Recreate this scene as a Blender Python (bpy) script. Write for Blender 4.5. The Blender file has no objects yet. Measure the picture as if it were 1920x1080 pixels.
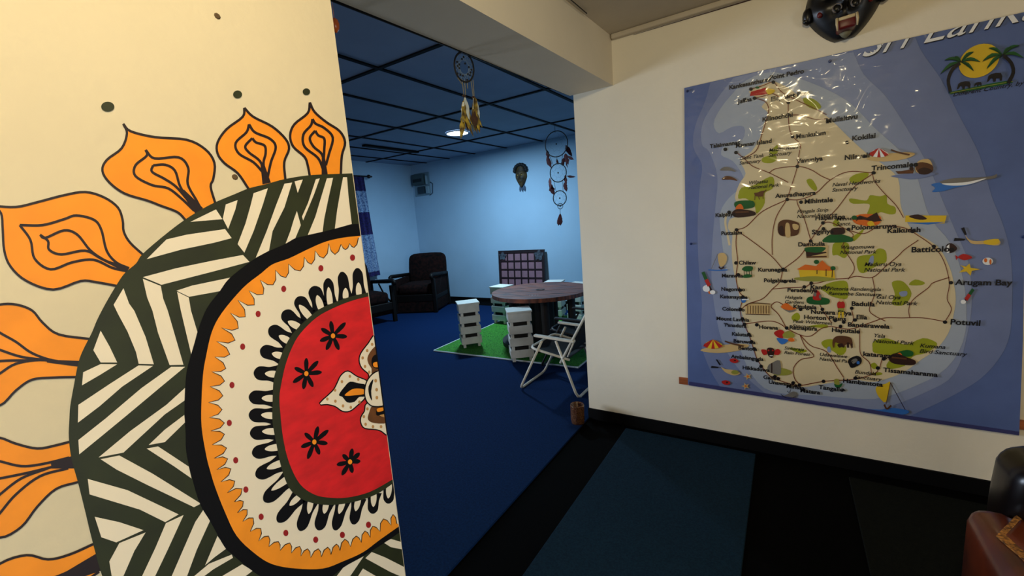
import bpy, bmesh, math, random
from mathutils import Vector, Matrix, noise
random.seed(4)
C = bpy.context.scene.collection
# ------------------------------------------------------------------ camera
F = 800.0; EYE = 1.5
_d = Vector((391, 5050, F)).normalized()
_b = Vector((515, 0, F)); _b.y = -(_b.x*_d.x+_b.z*_d.z)/_d.y; _b.normalize()
_a = _b.cross(_d); _a = _a if _a.z > 0 else -_a
R = Matrix((-_a, _b, -_d))            # photo frame (right, down, forward) -> world
cam = bpy.data.objects.new('camera', bpy.data.cameras.new('camera')); C.objects.link(cam)
cam.data.sensor_width = 36; cam.data.lens = F/1920*36; cam.data.clip_start = .02
rx, up, bk = R@Vector((1,0,0)), R@Vector((0,-1,0)), R@Vector((0,0,-1))
cam.matrix_world = Matrix(((rx.x,up.x,bk.x,0),(rx.y,up.y,bk.y,0),(rx.z,up.z,bk.z,EYE),(0,0,0,1)))
bpy.context.scene.camera = cam
# ------------------------------------------------------------------ world, exposure, lamps
S = bpy.context.scene
S.view_settings.view_transform = 'Standard'; S.view_settings.look = 'None'
S.view_settings.exposure = 0.0; S.view_settings.gamma = 1.0; S.view_settings.use_curve_mapping = False
w = bpy.data.worlds.new('world'); S.world = w; w.use_nodes = True
bgn = w.node_tree.nodes['Background']; bgn.inputs[0].default_value = (1,.85,.65,1); bgn.inputs[1].default_value = .10
def light(name, kind, loc, power, col, size=.1, rot=(0,0,0), **k):
    l = bpy.data.lights.new(name, kind); l.energy = power; l.color = col
    if kind == 'AREA': l.shape = k.get('shape','DISK'); l.size = size
    else: l.shadow_soft_size = size
    if 'sy' in k: l.size_y = k['sy']
    if 'spread' in k: l.spread = k['spread']
    o = bpy.data.objects.new(name, l); C.objects.link(o); o.location = loc; o.rotation_euler = rot
    return o
LAMP = (.06, -.02, 2.46)
light('bulb_light', 'POINT', LAMP, 55, (1,.83,.50), .06)
light('right_fill_light', 'POINT', (2.1,.9,.9), 13, (1,.80,.55), .10)  # added warm fill for the map wall's right side, no lamp stands there
light('window_daylight', 'AREA', (-6.3,.6,1.25), 20, (.68,.80,.98), 1.1, (0,math.radians(-86),math.radians(20)), shape='SQUARE', spread=math.radians(50))
light('mural_fill_light', 'AREA', (3.4,-1.1,1.0), 22, (.80,.92,1), .9, (math.radians(86),0,math.radians(76)), shape='SQUARE', spread=math.radians(90))  # added cool fill for the lower mural
LED = (-3.9, 4.91, 2.752)
light('led_light', 'AREA', (LED[0],LED[1],2.735), 84, (.47,.76,.99), .27)
# ------------------------------------------------------------------ projection helpers
def ray(x, y): return R @ Vector((x-960, y-540, F))
def onX(x, y, v):
    r = ray(x,y); return r*(v/r.x)+Vector((0,0,EYE))
def onY(x, y, v):
    r = ray(x,y); return r*(v/r.y)+Vector((0,0,EYE))
def onZ(x, y, v):
    r = ray(x,y); return r*((v-EYE)/r.z)+Vector((0,0,EYE))
# ------------------------------------------------------------------ materials
def srgb(c):
    return tuple((v/255/12.92 if v/255 <= .04045 else ((v/255+.055)/1.055)**2.4) for v in c)
MATS = {}
def mat(name, col, rough=.6, metal=0, var=0, vscale=8, bump=0, bscale=60, spec=.5, coat=0, col2=None, stretch=None, emit=0):
    if name in MATS: return MATS[name]
    m = bpy.data.materials.new(name); m.use_nodes = True; MATS[name] = m
    nt = m.node_tree; N = nt.nodes; L = nt.links; p = N['Principled BSDF']
    c = srgb(col); p.inputs['Base Color'].default_value = (*c,1)
    p.inputs['Roughness'].default_value = rough; p.inputs['Metallic'].default_value = metal
    p.inputs['Specular IOR Level'].default_value = spec; p.inputs['Coat Weight'].default_value = coat
    tc = N.new('ShaderNodeTexCoord'); mp = N.new('ShaderNodeMapping'); L.new(tc.outputs['Object'], mp.inputs[0])
    if stretch: mp.inputs['Scale'].default_value = stretch
    if var:
        n = N.new('ShaderNodeTexNoise'); n.inputs['Scale'].default_value = vscale; n.inputs['Detail'].default_value = 5
        L.new(mp.outputs[0], n.inputs['Vector'])
        r = N.new('ShaderNodeValToRGB'); L.new(n.outputs[0], r.inputs[0])
        k = srgb(col2) if col2 else tuple(v*(1-var) for v in c)
        r.color_ramp.elements[0].position = .35; r.color_ramp.elements[1].position = .65
        r.color_ramp.elements[0].color = (*k,1); r.color_ramp.elements[1].color = (*c,1)
        L.new(r.outputs[0], p.inputs['Base Color'])
    if bump:
        n = N.new('ShaderNodeTexNoise'); n.inputs['Scale'].default_value = bscale; n.inputs['Detail'].default_value = 4
        L.new(mp.outputs[0], n.inputs['Vector'])
        b = N.new('ShaderNodeBump'); b.inputs['Strength'].default_value = bump; b.inputs['Distance'].default_value = .01
        L.new(n.outputs[0], b.inputs['Height']); L.new(b.outputs[0], p.inputs['Normal'])
    if emit:
        p.inputs['Emission Color'].default_value = (*c,1); p.inputs['Emission Strength'].default_value = emit
    return m
def film(name, col, var=0):             # printed plastic film of the map: glossy and crinkled
    m = mat('film_'+name, col, rough=.5, var=var, vscale=7, spec=.3)
    nt = m.node_tree; N = nt.nodes; L = nt.links; p = N['Principled BSDF']
    if p.inputs['Coat Weight'].default_value: return m
    p.inputs['Coat Weight'].default_value = .55; p.inputs['Coat Roughness'].default_value = .13
    g = N.new('ShaderNodeNewGeometry'); mp = N.new('ShaderNodeMapping'); L.new(g.outputs['Position'], mp.inputs[0])
    mp.inputs['Scale'].default_value = (1,1,1.6); mp.inputs['Rotation'].default_value = (0,.5,0)
    n = N.new('ShaderNodeTexNoise'); n.inputs['Scale'].default_value = 6.5; n.inputs['Detail'].default_value = 3.5; n.inputs['Roughness'].default_value = .55; n.inputs['Distortion'].default_value = 1.6
    n.noise_type = 'RIDGED_MULTIFRACTAL'; n.normalize = True
    L.new(mp.outputs[0], n.inputs['Vector'])
    ds = N.new('ShaderNodeVectorMath'); ds.operation = 'DISTANCE'; L.new(g.outputs['Position'], ds.inputs[0]); ds.inputs[1].default_value = (.02,2.78,2.12)   # the film is creased below its middle pin
    mr = N.new('ShaderNodeMapRange'); L.new(ds.outputs['Value'], mr.inputs[0])
    mr.inputs[1].default_value = .15; mr.inputs[2].default_value = .75; mr.inputs[3].default_value = .7; mr.inputs[4].default_value = .03
    b = N.new('ShaderNodeBump'); b.inputs['Distance'].default_value = .035
    L.new(mr.outputs[0], b.inputs['Strength']); L.new(n.outputs[0], b.inputs['Height']); L.new(b.outputs[0], p.inputs['Coat Normal'])
    return m
# ------------------------------------------------------------------ mesh helpers
def finish(name, bm, m, parent=None, smooth=False, bevel=0):
    me = bpy.data.meshes.new(name); bm.to_mesh(me); bm.free()
    for x in (m if isinstance(m, (list,tuple)) else [m]): me.materials.append(x)
    if smooth:
        me.polygons.foreach_set('use_smooth', [True]*len(me.polygons))
    o = bpy.data.objects.new(name, me); C.objects.link(o)
    if parent: o.parent = parent
    if bevel:
        b = o.modifiers.new('bevel','BEVEL'); b.width = bevel; b.segments = 2; b.limit_method = 'ANGLE'
    return o
def tag(o, label=None, cat=None, group=None, kind=None):
    if label: o['label'] = label
    if cat: o['category'] = cat
    if group: o['group'] = group
    if kind: o['kind'] = kind
    return o
def empty(name, loc=(0,0,0), rz=0, **k):
    o = bpy.data.objects.new(name, None); C.objects.link(o); o.location = loc; o.rotation_euler = (0,0,rz)
    return tag(o, **k)
def copy_tree(o, parent=None):
    c = o.copy(); C.objects.link(c)
    if parent: c.parent = parent
    for ch in [x for x in bpy.data.objects if x.parent == o]: copy_tree(ch, c)
    return c
def box(bm, lo, hi, mi=0, rot=None, at=None):
    vs = [Vector((x,y,z)) for x in (lo[0],hi[0]) for y in (lo[1],hi[1]) for z in (lo[2],hi[2])]
    if rot is not None:
        c = Vector(at) if at is not None else (Vector(lo)+Vector(hi))/2
        vs = [rot@(v-c)+c for v in vs]
    v = [bm.verts.new(x) for x in vs]
    for f in ((0,1,3,2),(4,6,7,5),(0,4,5,1),(2,3,7,6),(0,2,6,4),(1,5,7,3)):
        bm.faces.new([v[i] for i in f]).material_index = mi
def rbox(bm, lo, hi, r, seg=3, puff=0, mi=0, M=None):
    t = bmesh.new(); box(t, lo, hi)
    bmesh.ops.bevel(t, geom=t.edges[:], offset=r, segments=seg, profile=.5, affect='EDGES', clamp_overlap=True)
    if puff:
        bmesh.ops.subdivide_edges(t, edges=[e for e in t.edges if e.calc_length() > max(r*1.5,.05)], cuts=4, use_grid_fill=True)
        c = (Vector(lo)+Vector(hi))/2; h = (Vector(hi)-Vector(lo))/2
        for v in t.verts:
            q = [(v.co[i]-c[i])/h[i] for i in range(3)]
            for i in range(3):
                if abs(q[i]) > .95:
                    j, k = [x for x in range(3) if x != i]
                    v.co[i] += puff*(1 if q[i] > 0 else -1)*max(0,1-q[j]**2)*max(0,1-q[k]**2)
    if M is not None: bmesh.ops.transform(t, matrix=M, verts=t.verts[:])
    for f in t.faces: f.material_index = mi
    me = bpy.data.meshes.new('t'); t.to_mesh(me); t.free(); bm.from_mesh(me); bpy.data.meshes.remove(me)
def tube(bm, pts, r, n=8, closed=False, mi=0):
    pts = [Vector(p) for p in pts]; N = len(pts); rings = []
    rr = r if isinstance(r,(list,tuple)) else [r]*N
    ref = None
    for i in range(N):
        a = pts[i-1] if (i or closed) else pts[i]; b = pts[(i+1)%N] if (i < N-1 or closed) else pts[i]
        t = (b-a).normalized()
        if ref is None: ref = t.orthogonal().normalized()
        ref = (ref - t*ref.dot(t)); ref = ref.normalized() if ref.length > 1e-6 else t.orthogonal().normalized()
        s = t.cross(ref)
        rings.append([bm.verts.new(pts[i]+(ref*math.cos(2*math.pi*k/n)+s*math.sin(2*math.pi*k/n))*rr[i]) for k in range(n)])
    for i in range(N if closed else N-1):
        A, B = rings[i], rings[(i+1)%N]
        for k in range(n): bm.faces.new((A[k],A[(k+1)%n],B[(k+1)%n],B[k])).material_index = mi
    if not closed:
        bm.faces.new(rings[0][::-1]).material_index = mi; bm.faces.new(rings[-1]).material_index = mi
def lathe(bm, prof, n=24, M=Matrix(), mi=0, cap=True):
    rs = [[bm.verts.new(M@Vector((r*math.cos(2*math.pi*k/n), r*math.sin(2*math.pi*k/n), z))) for k in range(n)] for r,z in prof]
    for A,B in zip(rs, rs[1:]):
        for k in range(n): bm.faces.new((A[k],A[(k+1)%n],B[(k+1)%n],B[k])).material_index = mi
    if cap:
        bm.faces.new(rs[0][::-1]).material_index = mi; bm.faces.new(rs[-1]).material_index = mi
def ball(bm, c, r, n=8, mi=0):
    rr = r if isinstance(r,(tuple,list)) else (r,r,r)
    t = bmesh.ops.create_uvsphere(bm, u_segments=n*2, v_segments=n, radius=1)
    for v in t['verts']: v.co = Vector((c[0]+v.co.x*rr[0], c[1]+v.co.y*rr[1], c[2]+v.co.z*rr[2]))
    for v in t['verts']:
        for f in v.link_faces: f.material_index = mi
def cr(P, n=5, closed=False):          # Catmull-Rom through the points
    P = [Vector((p[0],p[1])) for p in P]; N = len(P); out = []
    for i in range(N if closed else N-1):
        p1, p2 = P[i], P[(i+1)%N]
        p0 = P[i-1] if (i or closed) else p1*2-p2
        p3 = P[(i+2)%N] if (i+2 < N or closed) else p2*2-p1
        for k in range(n):
            t = k/n
            out.append(.5*((2*p1)+(p2-p0)*t+(2*p0-5*p1+4*p2-p3)*t*t+(3*p1-p0-3*p2+p3)*t**3))
    if not closed: out.append(P[-1])
    return [(v.x,v.y) for v in out]
class Flat:                             # paint or print lying on a wall, in the wall's own plane
    def __init__(s, to3, step): s.to3 = to3; s.step = step; s.bm = bmesh.new(); s.k = 0
    def poly(s, pts, layer, mi=0):
        ps = []
        for p in pts:
            if not ps or (abs(p[0]-ps[-1][0])+abs(p[1]-ps[-1][1])) > .05: ps.append(p)
        s.k += 1
        f = s.bm.faces.new([s.bm.verts.new(s.to3(x,y,layer*s.step+(s.k%40)*s.step*.008)) for x,y in ps]); f.material_index = mi
    def line(s, pts, wd, layer, mi=0, closed=False):
        P = [Vector((p[0],p[1])) for p in pts]; N = len(P)
        if closed: P.append(P[0]); N += 1
        s.k += 1; off = layer*s.step+(s.k%40)*s.step*.008
        prev = None
        for i in range(N):
            a = P[i-1] if i else P[i]; b = P[i+1] if i < N-1 else P[i]
            if closed and i in (0,N-1): a, b = P[N-2], P[1]
            t = b-a
            if t.length < 1e-6: continue
            t.normalize(); nn = Vector((-t.y,t.x))*(wd[min(i,len(wd)-1)] if isinstance(wd,(list,tuple)) else wd)/2
            A, B = P[i]+nn, P[i]-nn
            cur = (s.bm.verts.new(s.to3(A.x,A.y,off)), s.bm.verts.new(s.to3(B.x,B.y,off)))
            if prev: s.bm.faces.new((prev[0],cur[0],cur[1],prev[1])).material_index = mi
            prev = cur
    def dot(s, c, r, layer, mi=0, ry=None):
        s.poly([(c[0]+r*math.cos(a*math.pi/8), c[1]+(ry or r)*math.sin(a*math.pi/8)) for a in range(16)], layer, mi)
# ------------------------------------------------------------------ setting
MX = -.935; MY = 2.79; CZ = 2.58; SOF = 2.29        # mural wall, map wall, front ceiling, beam underside
BX, BY, BZ = -6.55, 6.6, 2.77                        # far room: side wall, back wall, ceiling
wall_paint = mat('cream_wall_paint', (216,202,170), .75, var=.06, vscale=2.5, bump=.12, bscale=45)
map_wall_paint = mat('white_wall_paint', (238,229,208), .75, var=.05, vscale=2, bump=.12, bscale=45)
soffit_paint = mat('beam_paint', (218,205,180), .8, var=.05, vscale=3, bump=.1, bscale=40)
blue_paint = mat('pale_blue_wall_paint', (168,198,222), .7, var=.08, vscale=1.2, bump=.08, bscale=30)
tile = mat('ceiling_tile', (136,152,176), .8, var=.08, vscale=3)
black_trim = mat('black_paint', (3,3,4), .7, spec=.15)
black_floor = mat('black_floor', (2,2,2), .85, bump=.1, bscale=200, spec=.04)
carpet = mat('blue_carpet', (7,38,80), .95, var=.35, vscale=90, bump=.5, bscale=350, spec=.1)
def struct(name, boxes, m, rot=None):
    bm = bmesh.new()
    for b in boxes: box(bm, *b)
    return tag(finish(name, bm, m), kind='structure')
struct('floor', [((-7,-2.2,-.12),(2.6,7,0))], black_floor)
struct('floor.001', [((BX,-.5,0),(-1.21,6.12,.012))], carpet)
struct('wall_left', [((-1.27,-2.2,0),(MX,.737,CZ))], wall_paint)
struct('wall_right', [((-1.21,MY,0),(2.4,2.94,CZ))], map_wall_paint)
struct('baseboard_right', [((-1.215,MY-.012,0),(2.4,MY,.08))], black_trim)
struct('wall_back', [((BX-.1,BY,0),(-.9,BY+.1,BZ+.1))], blue_paint)
struct('baseboard_back', [((BX,BY-.015,0),(-1.0,BY,.05))], black_trim)
struct('wall_far_left', [((BX-.1,-.6,0),(BX,BY,BZ+.1))], blue_paint)
struct('wall_far_right', [((-1.0,2.94,0),(-.9,BY,BZ+.1))], blue_paint)
struct('wall_near_left', [((BX,-.6,0),(-1.27,-.5,BZ+.1))], blue_paint)
struct('ceiling', [((-1.1,-2.2,CZ),(2.5,2.94,CZ+.3))], mat('brown_ceiling_paint', (196,184,164), .85, var=.08, vscale=3, bump=.1, bscale=40))
struct('ceiling.001', [((BX-.1,-.6,BZ),(-1.2,BY+.1,BZ+.1))], tile)
bm = bmesh.new()
for x in (-2.05,-2.74,-3.46,-4.18,-4.88,-5.5,-6.1): box(bm, (x-.017,-.5,BZ-.012),(x+.017,BY,BZ-.001))
for y in (-.4,1.05,2.53,4.05,5.49): box(bm, (BX,y-.017,BZ-.0125),(-1.3,y+.017,BZ-.0015))
box(bm, (-5.3,4.4,BZ-.03),(-5.22,5.5,BZ-.003))
tag(finish('trim_1', bm, black_trim), kind='structure')
# the beam over the opening is a little out of square
bm = bmesh.new()
pl = [(-.937,MY),(-.99,1.6),(-1.03,.6),(-1.35,.6),(-1.29,1.6),(-1.235,MY)]
lo = [bm.verts.new((x,y,SOF)) for x,y in pl]; hi = [bm.verts.new((x,y,BZ+.02)) for x,y in pl]
bm.faces.new(lo); bm.faces.new(hi[::-1])
for i in range(6): bm.faces.new((lo[i],hi[i],hi[(i+1)%6],lo[(i+1)%6]))
tag(finish('trim_2', bm, soffit_paint), kind='structure')
# dark metal angle where the tiled ceiling room meets the beam
bm = bmesh.new()
tube(bm, [(-1.352,.6,SOF+.004),(-1.292,1.6,SOF+.004),(-1.238,MY,SOF+.004)], [.011,.008,.004], 6)
tag(finish('trim_3', bm, black_trim), kind='structure')
# narrow plaster cornice along the top of the map wall, with the dark gap under it
bm = bmesh.new(); box(bm, (-.93,MY-.035,CZ-.03),(2.4,MY,CZ)); tag(finish('trim_4', bm, MATS['brown_ceiling_paint'], bevel=.008), kind='structure')
bm = bmesh.new(); tube(bm, [(-.8,MY-.002,CZ-.033),(-.2,MY-.003,CZ-.034),(.6,MY-.002,CZ-.034)], [.001,.0028,.003], 5); tag(finish('trim_5', bm, mat('gap_brown',(70,45,35),.9)), kind='structure')
# carpet panels laid on the black floor
bm = bmesh.new(); box(bm, (-.915,-1.2,0),(-.125,2.725,.012))
tag(finish('carpet_panel', bm, mat('slate_carpet', (18,42,60), .95, var=.4, vscale=120, bump=.5, bscale=400, spec=.1), bevel=.004), 'slate blue carpet panel between two bands of bare black floor', 'carpet')
bm = bmesh.new(); box(bm, (.31,-1.2,0),(1.9,2.68,.012))
tag(finish('carpet_panel', bm, mat('dark_green_carpet', (14,17,13), .95, var=.4, vscale=120, bump=.5, bscale=400, spec=.1), bevel=.004), 'very dark green carpet panel under the leather armchair', 'carpet')
# ------------------------------------------------------------------ mural
def muralP(x, y, off):
    v = onX(x, y, MX+off); return v
EDGE = lambda y: 618.2+.1315*y
orange = mat('orange_paint', (252,150,24), .6, var=.12, vscale=14)
outline = mat('dark_outline_paint', (26,8,12), .55)
green = mat('dark_green_paint', (38,44,14), .6, var=.3, vscale=18)
blackp = mat('blue_black_paint', (5,5,10), .7, spec=.2)
ivory = mat('ivory_paint', (238,224,198), .65, var=.03, vscale=5)
red = mat('red_paint', (222,26,32), .6, var=.25, vscale=16, stretch=(1,1,2.2))
dred = mat('dark_red_paint', (150,22,24), .55)
brownp = mat('brown_paint', (112,66,26), .6, var=.3, vscale=40)
tan = mat('tan_paint', (190,140,80), .6)
mural = empty('mandala_mural', (MX,.66,1.1), label='large painted sun mandala with orange flame petals on the cream wall', cat='mural')
def part(name, fl, m, parent=mural, label=None):
    o = finish(name, fl.bm, m); o.parent = parent
    if parent.type == 'EMPTY': o.matrix_parent_inverse = Matrix.Translation(-parent.location)
    if label: o['label'] = label
    return o
def NF(): return Flat(muralP, .0006)
def clip(P):                            # keep paint on the wall: trim at the opening's edge
    out = []
    for i in range(len(P)):
        a, b = P[i], P[(i+1)%len(P)]
        ia, ib = a[0] <= EDGE(a[1])-.3, b[0] <= EDGE(b[1])-.3
        if ia: out.append(a)
        if ia != ib:
            da, db = a[0]-EDGE(a[1])+.3, b[0]-EDGE(b[1])+.3
            t = da/(da-db); out.append((a[0]+(b[0]-a[0])*t, a[1]+(b[1]-a[1])*t))
    return out
petals = [
 dict(l=[(-14,386),(2,400),(5,430),(8,470),(20,500),(50,527),(100,543),(151,527),(180,529),(224,537)],
      r=[(-14,386),(30,388),(70,379),(120,366),(160,360),(195,370),(221,389),(230,413),(232,434),(244,455),(270,479)],
      m=[[(37,422),(80,422),(120,411),(143,404),(176,412),(190,431),(200,470),(218,492),(242,503)],[(37,422),(57,450),(65,485),(95,505),(135,492),(175,487),(210,502),(236,508)],
         [(75,440),(85,446),(120,432),(145,440),(170,470),(200,490),(236,505)],[(75,440),(90,452),(92,468),(115,477),(160,470),(190,485),(230,503)]], s=[(205,492),(240,506),12]),
 dict(l=[(231,232),(238,250),(228,278),(200,300),(192,320),(205,342),(234,363),(276,376),(302,386),(333,398),(349,414)],
      r=[(231,232),(245,246),(290,257),(350,262),(385,280),(402,305),(400,335),(395,350),(404,382)],
      m=[[(273,281),(290,297),(335,295),(353,315),(352,345),(368,375),(376,390)],[(273,281),(275,292),(254,310),(254,330),(285,347),(315,353),(340,372),(364,395)],
         [(287,310),(310,309),(328,320),(338,350),(357,380)],[(287,310),(285,322),(308,335),(330,350),(352,375)]], s=[(342,358),(374,396),18]),
 dict(l=[(458,202),(455,219),(425,242),(408,267),(408,288),(421,306),(446,325),(466,354)],
      r=[(458,202),(475,219),(510,237),(535,260),(542,279),(533,304),(535,336)],
      m=[[(467,233),(462,248),(442,268),(448,288),(475,304),(492,322)],[(467,233),(478,248),(506,260),(517,276),(508,304),(502,332)],
         [(473,259),(460,274),(467,286),(488,303),(497,330)],[(473,259),(480,267),(496,273),(498,288),(494,306),(498,330)]], s=[(492,308),(500,344),16]),
 dict(l=[(581,192),(577,212),(552,233),(544,254),(550,275),(571,294),(577,310),(581,331)],
      r=[(581,192),(590,210),(612,229),(637,246),(647,267),(641,292),(639,328)],
      m=[[(586,223),(583,235),(569,252),(571,275),(596,296),(606,318)],[(586,223),(592,232),(608,240),(624,258),(617,288),(611,310)],
         [(591,245),(581,259),(588,275),(604,290),(608,315)],[(591,245),(597,254),(608,260),(608,280),(606,310)]], s=[(606,292),(609,330),12]),
 dict(l=[(-75,668),(-50,700),(-30,745),(0,760),(30,732),(60,712),(100,708),(145,707)],
      r=[(-75,668),(-50,620),(-25,580),(0,571),(30,571),(60,582),(80,605),(110,627),(172,636)],
      m=[[(-20,610),(0,624),(30,641),(60,662),(100,676),(150,681)],[(-20,648),(0,656),(40,669),(85,675),(130,680)],[(-15,708),(0,700),(30,682),(75,675),(120,680)],[(-15,678),(20,676),(60,676)]], s=[(88,677),(158,683),12]),
 dict(l=[(-50,925),(-30,985),(0,1008),(40,988),(70,950),(105,917),(146,904)],
      r=[(-50,925),(-55,860),(-25,825),(0,821),(30,832),(70,841),(105,835),(136,827)],
      m=[[(-20,862),(0,865),(40,874),(80,870),(130,858)],[(-20,900),(0,897),(50,887),(100,875)],[(-20,945),(0,927),(40,897),(90,878)],[(-10,972),(0,962),(30,927),(75,893),(128,878)]], s=[(96,873),(142,866),25]),
 dict(l=[(-70,1160),(-30,1235),(20,1240),(70,1190),(120,1120),(186,1072)],
      r=[(-70,1160),(-50,1100),(0,1057),(50,1041),(90,1049),(130,1040),(180,1018)],
      m=[[(-20,1120),(40,1100),(110,1080),(170,1050)],[(0,1170),(60,1130),(120,1090),(180,1058)]], s=[(108,1090),(190,1052),34])]
for p in petals:
    l, r = cr(p['l'],4), cr(p['r'],4)
    a = NF(); a.poly(r+l[::-1][:-1], 1); po = part('petal', a, orange)
    a = NF()
    for q in (l, r): a.line(q, 4.6, 2)
    for q in p['m']: a.line(cr(q,5), 4.8, 2)
    s = p['s']; a.line([s[0],s[1]], [s[2]*.45,s[2]], 2)
    part('petal_outline', a, outline, po)
outer = cr([(662,325),(620,326.5),(576,329),(533,336),(498,345.5),(467,353),(440,364),(404,379),(379,392),(348,411),(312,438),(268,475.5),(255,494),(234,512),(218,535),(198,569),(182,600),(172,624),(154,660),(146,684),(138,725),(131.7,761),(130,787),(129,820),(134,860),(146,904),(159,956),(168,994),(178,1033),(189,1072),(207,1120),(245,1180),(310,1235),(410,1275),(540,1290),(680,1265),(790,1215)],4)
a = NF(); a.poly(clip(outer+[(840,1215),(662,325)]), 3); part('ring_band', a, green)
stripes7 = [[(105,375),(205,338),(185,420),(125,582),(80,495)],[(340,280),(460,238),(420,370),(340,600),(262,782),(205,710),(270,540),(310,400)],
 [(600,200),(665,190),(600,400),(500,600),(470,765),(358,825),(450,600),(530,380)],[(685,180),(755,165),(712,278)],[(705,430),(738,550),(692,660),(610,705),(650,600),(680,500)],
 [(865,162),(898,155),(850,290),(758,510),(748,478),(800,360)],[(958,155),(1010,150),(970,330),(935,500),(922,605),(797,633),(860,480),(920,280)],
 [(1095,145),(1128,145),(1140,300),(1168,540),(1025,580),(1045,420),(1080,220)]]
stripes = [[(400+x/4.5,300+y/4.5) for x,y in s] for s in stripes7] + [
 [(357,416),(405,392.6),(417,411)],[(275,486),(312,449),(350,440),(422,429.5),(434.5,446.5),(400,455.5),(340,468)],
 [(268,519.6),(330,503),(400,488.4),(455.5,478),(467.7,491),(400,509),(302.8,534)],[(331,545),(360,535.5),(434,520),(412,546),(354.6,556.5)],
 [(267.8,522.7),(301.5,536.2),(306,560),(314.4,582),(327.4,626.7),(344,684),(318,684.5),(296.3,624),(286,583),(276,558)],
 [(231.5,540.4),(242,569),(252,583),(273,632),(288.5,683),(260,682),(255,660),(239,621.5),(222,590),(213,571.5)],
 [(332,547),(354,558),(358,582),(371.5,627),(358.5,664),(348,620),(339,582)],[(188.7,620),(205.6,650),(219.8,679.8),(188.7,679.6),(175,656.5)],
 [(156,698),(188.7,682.6),(219.8,682.9),(187.4,703),(153.7,722.6)],[(260,685),(287,686),(229,725),(187,761.5),(146,792.6),(147,759),(205.6,720)],
 [(321,687.8),(346.9,687.8),(296,730),(236.7,779.6),(192.6,816),(148.5,852),(147,825),(197.8,784.8),(265,727.8)],
 [(346.9,727.3),(346,751),(309,777),(231.5,848.6),(184.8,857.7),(244.5,808),(312,759)],[(345.5,778),(346.9,792),(309,829),(278.7,834.4),(309,805.6)],
 [(188.7,861),(223.7,854),(286,888),(376.7,944.4),(363.7,951),(275.6,909),(218.5,880.4)],[(275,841),(296.3,837),(324.8,855.7),(354,875),(359,897),(327.4,875)],
 [(164.6,898),(239,919),(335,964.5),(309.8,979),(262.6,955.6),(168,927)],[(177.6,969),(223.7,979),(269,994),(218,1017),(190,1007.4)],
 [(273,998.3),(223.7,1018.3),(205,1052.8),(209.4,1080),(222,1118),(231.5,1080),(252,1033)],[(344.3,965.6),(311,981),(291,1028),(266.5,1080),(252,1115),(275,1120),(291,1080),(314.5,1030.8)],
 [(384,951.7),(394,976),(369,1030.8),(350.8,1080),(338,1110),(308,1112),(322,1080),(345.6,1025.6),(366,979)],[(407.8,1005),(424.4,1028.6),(402,1045),(384.5,1060)],
 [(362,1082),(392,1057),(434.7,1039.7),(436.7,1046),(400,1067.5),(378,1084)],[(400,1090),(454,1058),(474,1070),(440,1096)],
 [(624,1090),(644.4,1063),(682,1043),(650,1090)],[(697,1035),(722,1045),(757.5,1063),(760.5,1085),(730.5,1071.7),(685,1046.7)],[(664,1092),(680.5,1066),(725,1092)],[(719.4,1017.5),(733,1010.5),(751.5,1016),(753.5,1030),(733,1026)]]
for n_, s in enumerate(stripes):
    a = NF(); a.poly(clip(s), 4); part('ivory_stripe', a, ivory)
ring_o = cr([(673,420),(659,421),(627,429),(604,435),(578,441),(553,447),(536,457),(504,471),(480,484),(468,492),(430,522),(412,546),(388,578),(372,617),(366,638),(358,666),(350,697),(347,736),(346,774),(348,813),(349.5,849),(360,896),(375,945),(395,979),(420,1024),(436,1040),(474,1071),(500,1084),(560,1093),(610,1088),(644,1064),(678,1044),(697,1033),(728,1013),(752,996)],4)
a = NF(); a.poly(clip(ring_o+[(760,995),(690,420)]), 5); part('black_ring', a, blackp)
ring_i = cr([(677,442),(644,445.5),(611,453),(578,467),(542,484.4),(511,495.6),(489,513),(455.5,540),(416,586.7),(397,623),(386,670),(381,700),(378,748),(378,800),(387,855),(395,886),(404,915),(422,960.6),(444,1005),(478,1038),(511,1058),(555.5,1066),(605.5,1066),(644.4,1052),(680.5,1035.5),(711,1013),(752,984)],4)
a = NF(); a.poly(clip(ring_i+[(760,984),(690,442)]), 6); part('flame_ring', a, orange)
zig = [(672,446),(664,464),(655.5,456.7),(648,468),(639.5,458),(628,477),(616.7,456.7),(606.7,484),(591,470),(584,495.5),(570.7,482),(563,508),(541,495),(536,520.4),(516.7,506.7),(512,534),(488,525),(493.5,551.7),(466.8,545),(477,571.7),(446,562.6),(460,594),(432,586.5),(447,615.7),(415.7,614.5),(441,638),(406,640)]
tips = [(431,664.4),(423.5,691),(421.3,714.7),(418,742),(416.4,768),(421,793),(421,814),(425,840),(427,860),(433,879),(440.4,902),(454,916.4),(456.4,940),(463.5,955.6),(474.7,971),(489,991),(503.5,1005),(522,1015.5),(543.5,1018),(562,1024.4),(577,1029),(597,1029),(614.7,1026),(631,1020),(646.7,1011),(668,1005),(684.4,995.5),(699,986.7),(719,973),(737,964.4)]
cc = Vector((660,760)); prev = (441,638)
for i, t in enumerate(tips):
    if i: 
        m_ = (Vector(prev)+Vector(t))/2; d_ = (m_-cc).normalized(); k_ = 26 if i < 12 else 20 if i < 17 else 17
        zig.append((m_.x+d_.x*k_, m_.y+d_.y*k_))
    else: zig.append((400,669))if False else None
    zig.append(t); prev = t
zig.append((744,982))
sc = [zig[0]]
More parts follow.
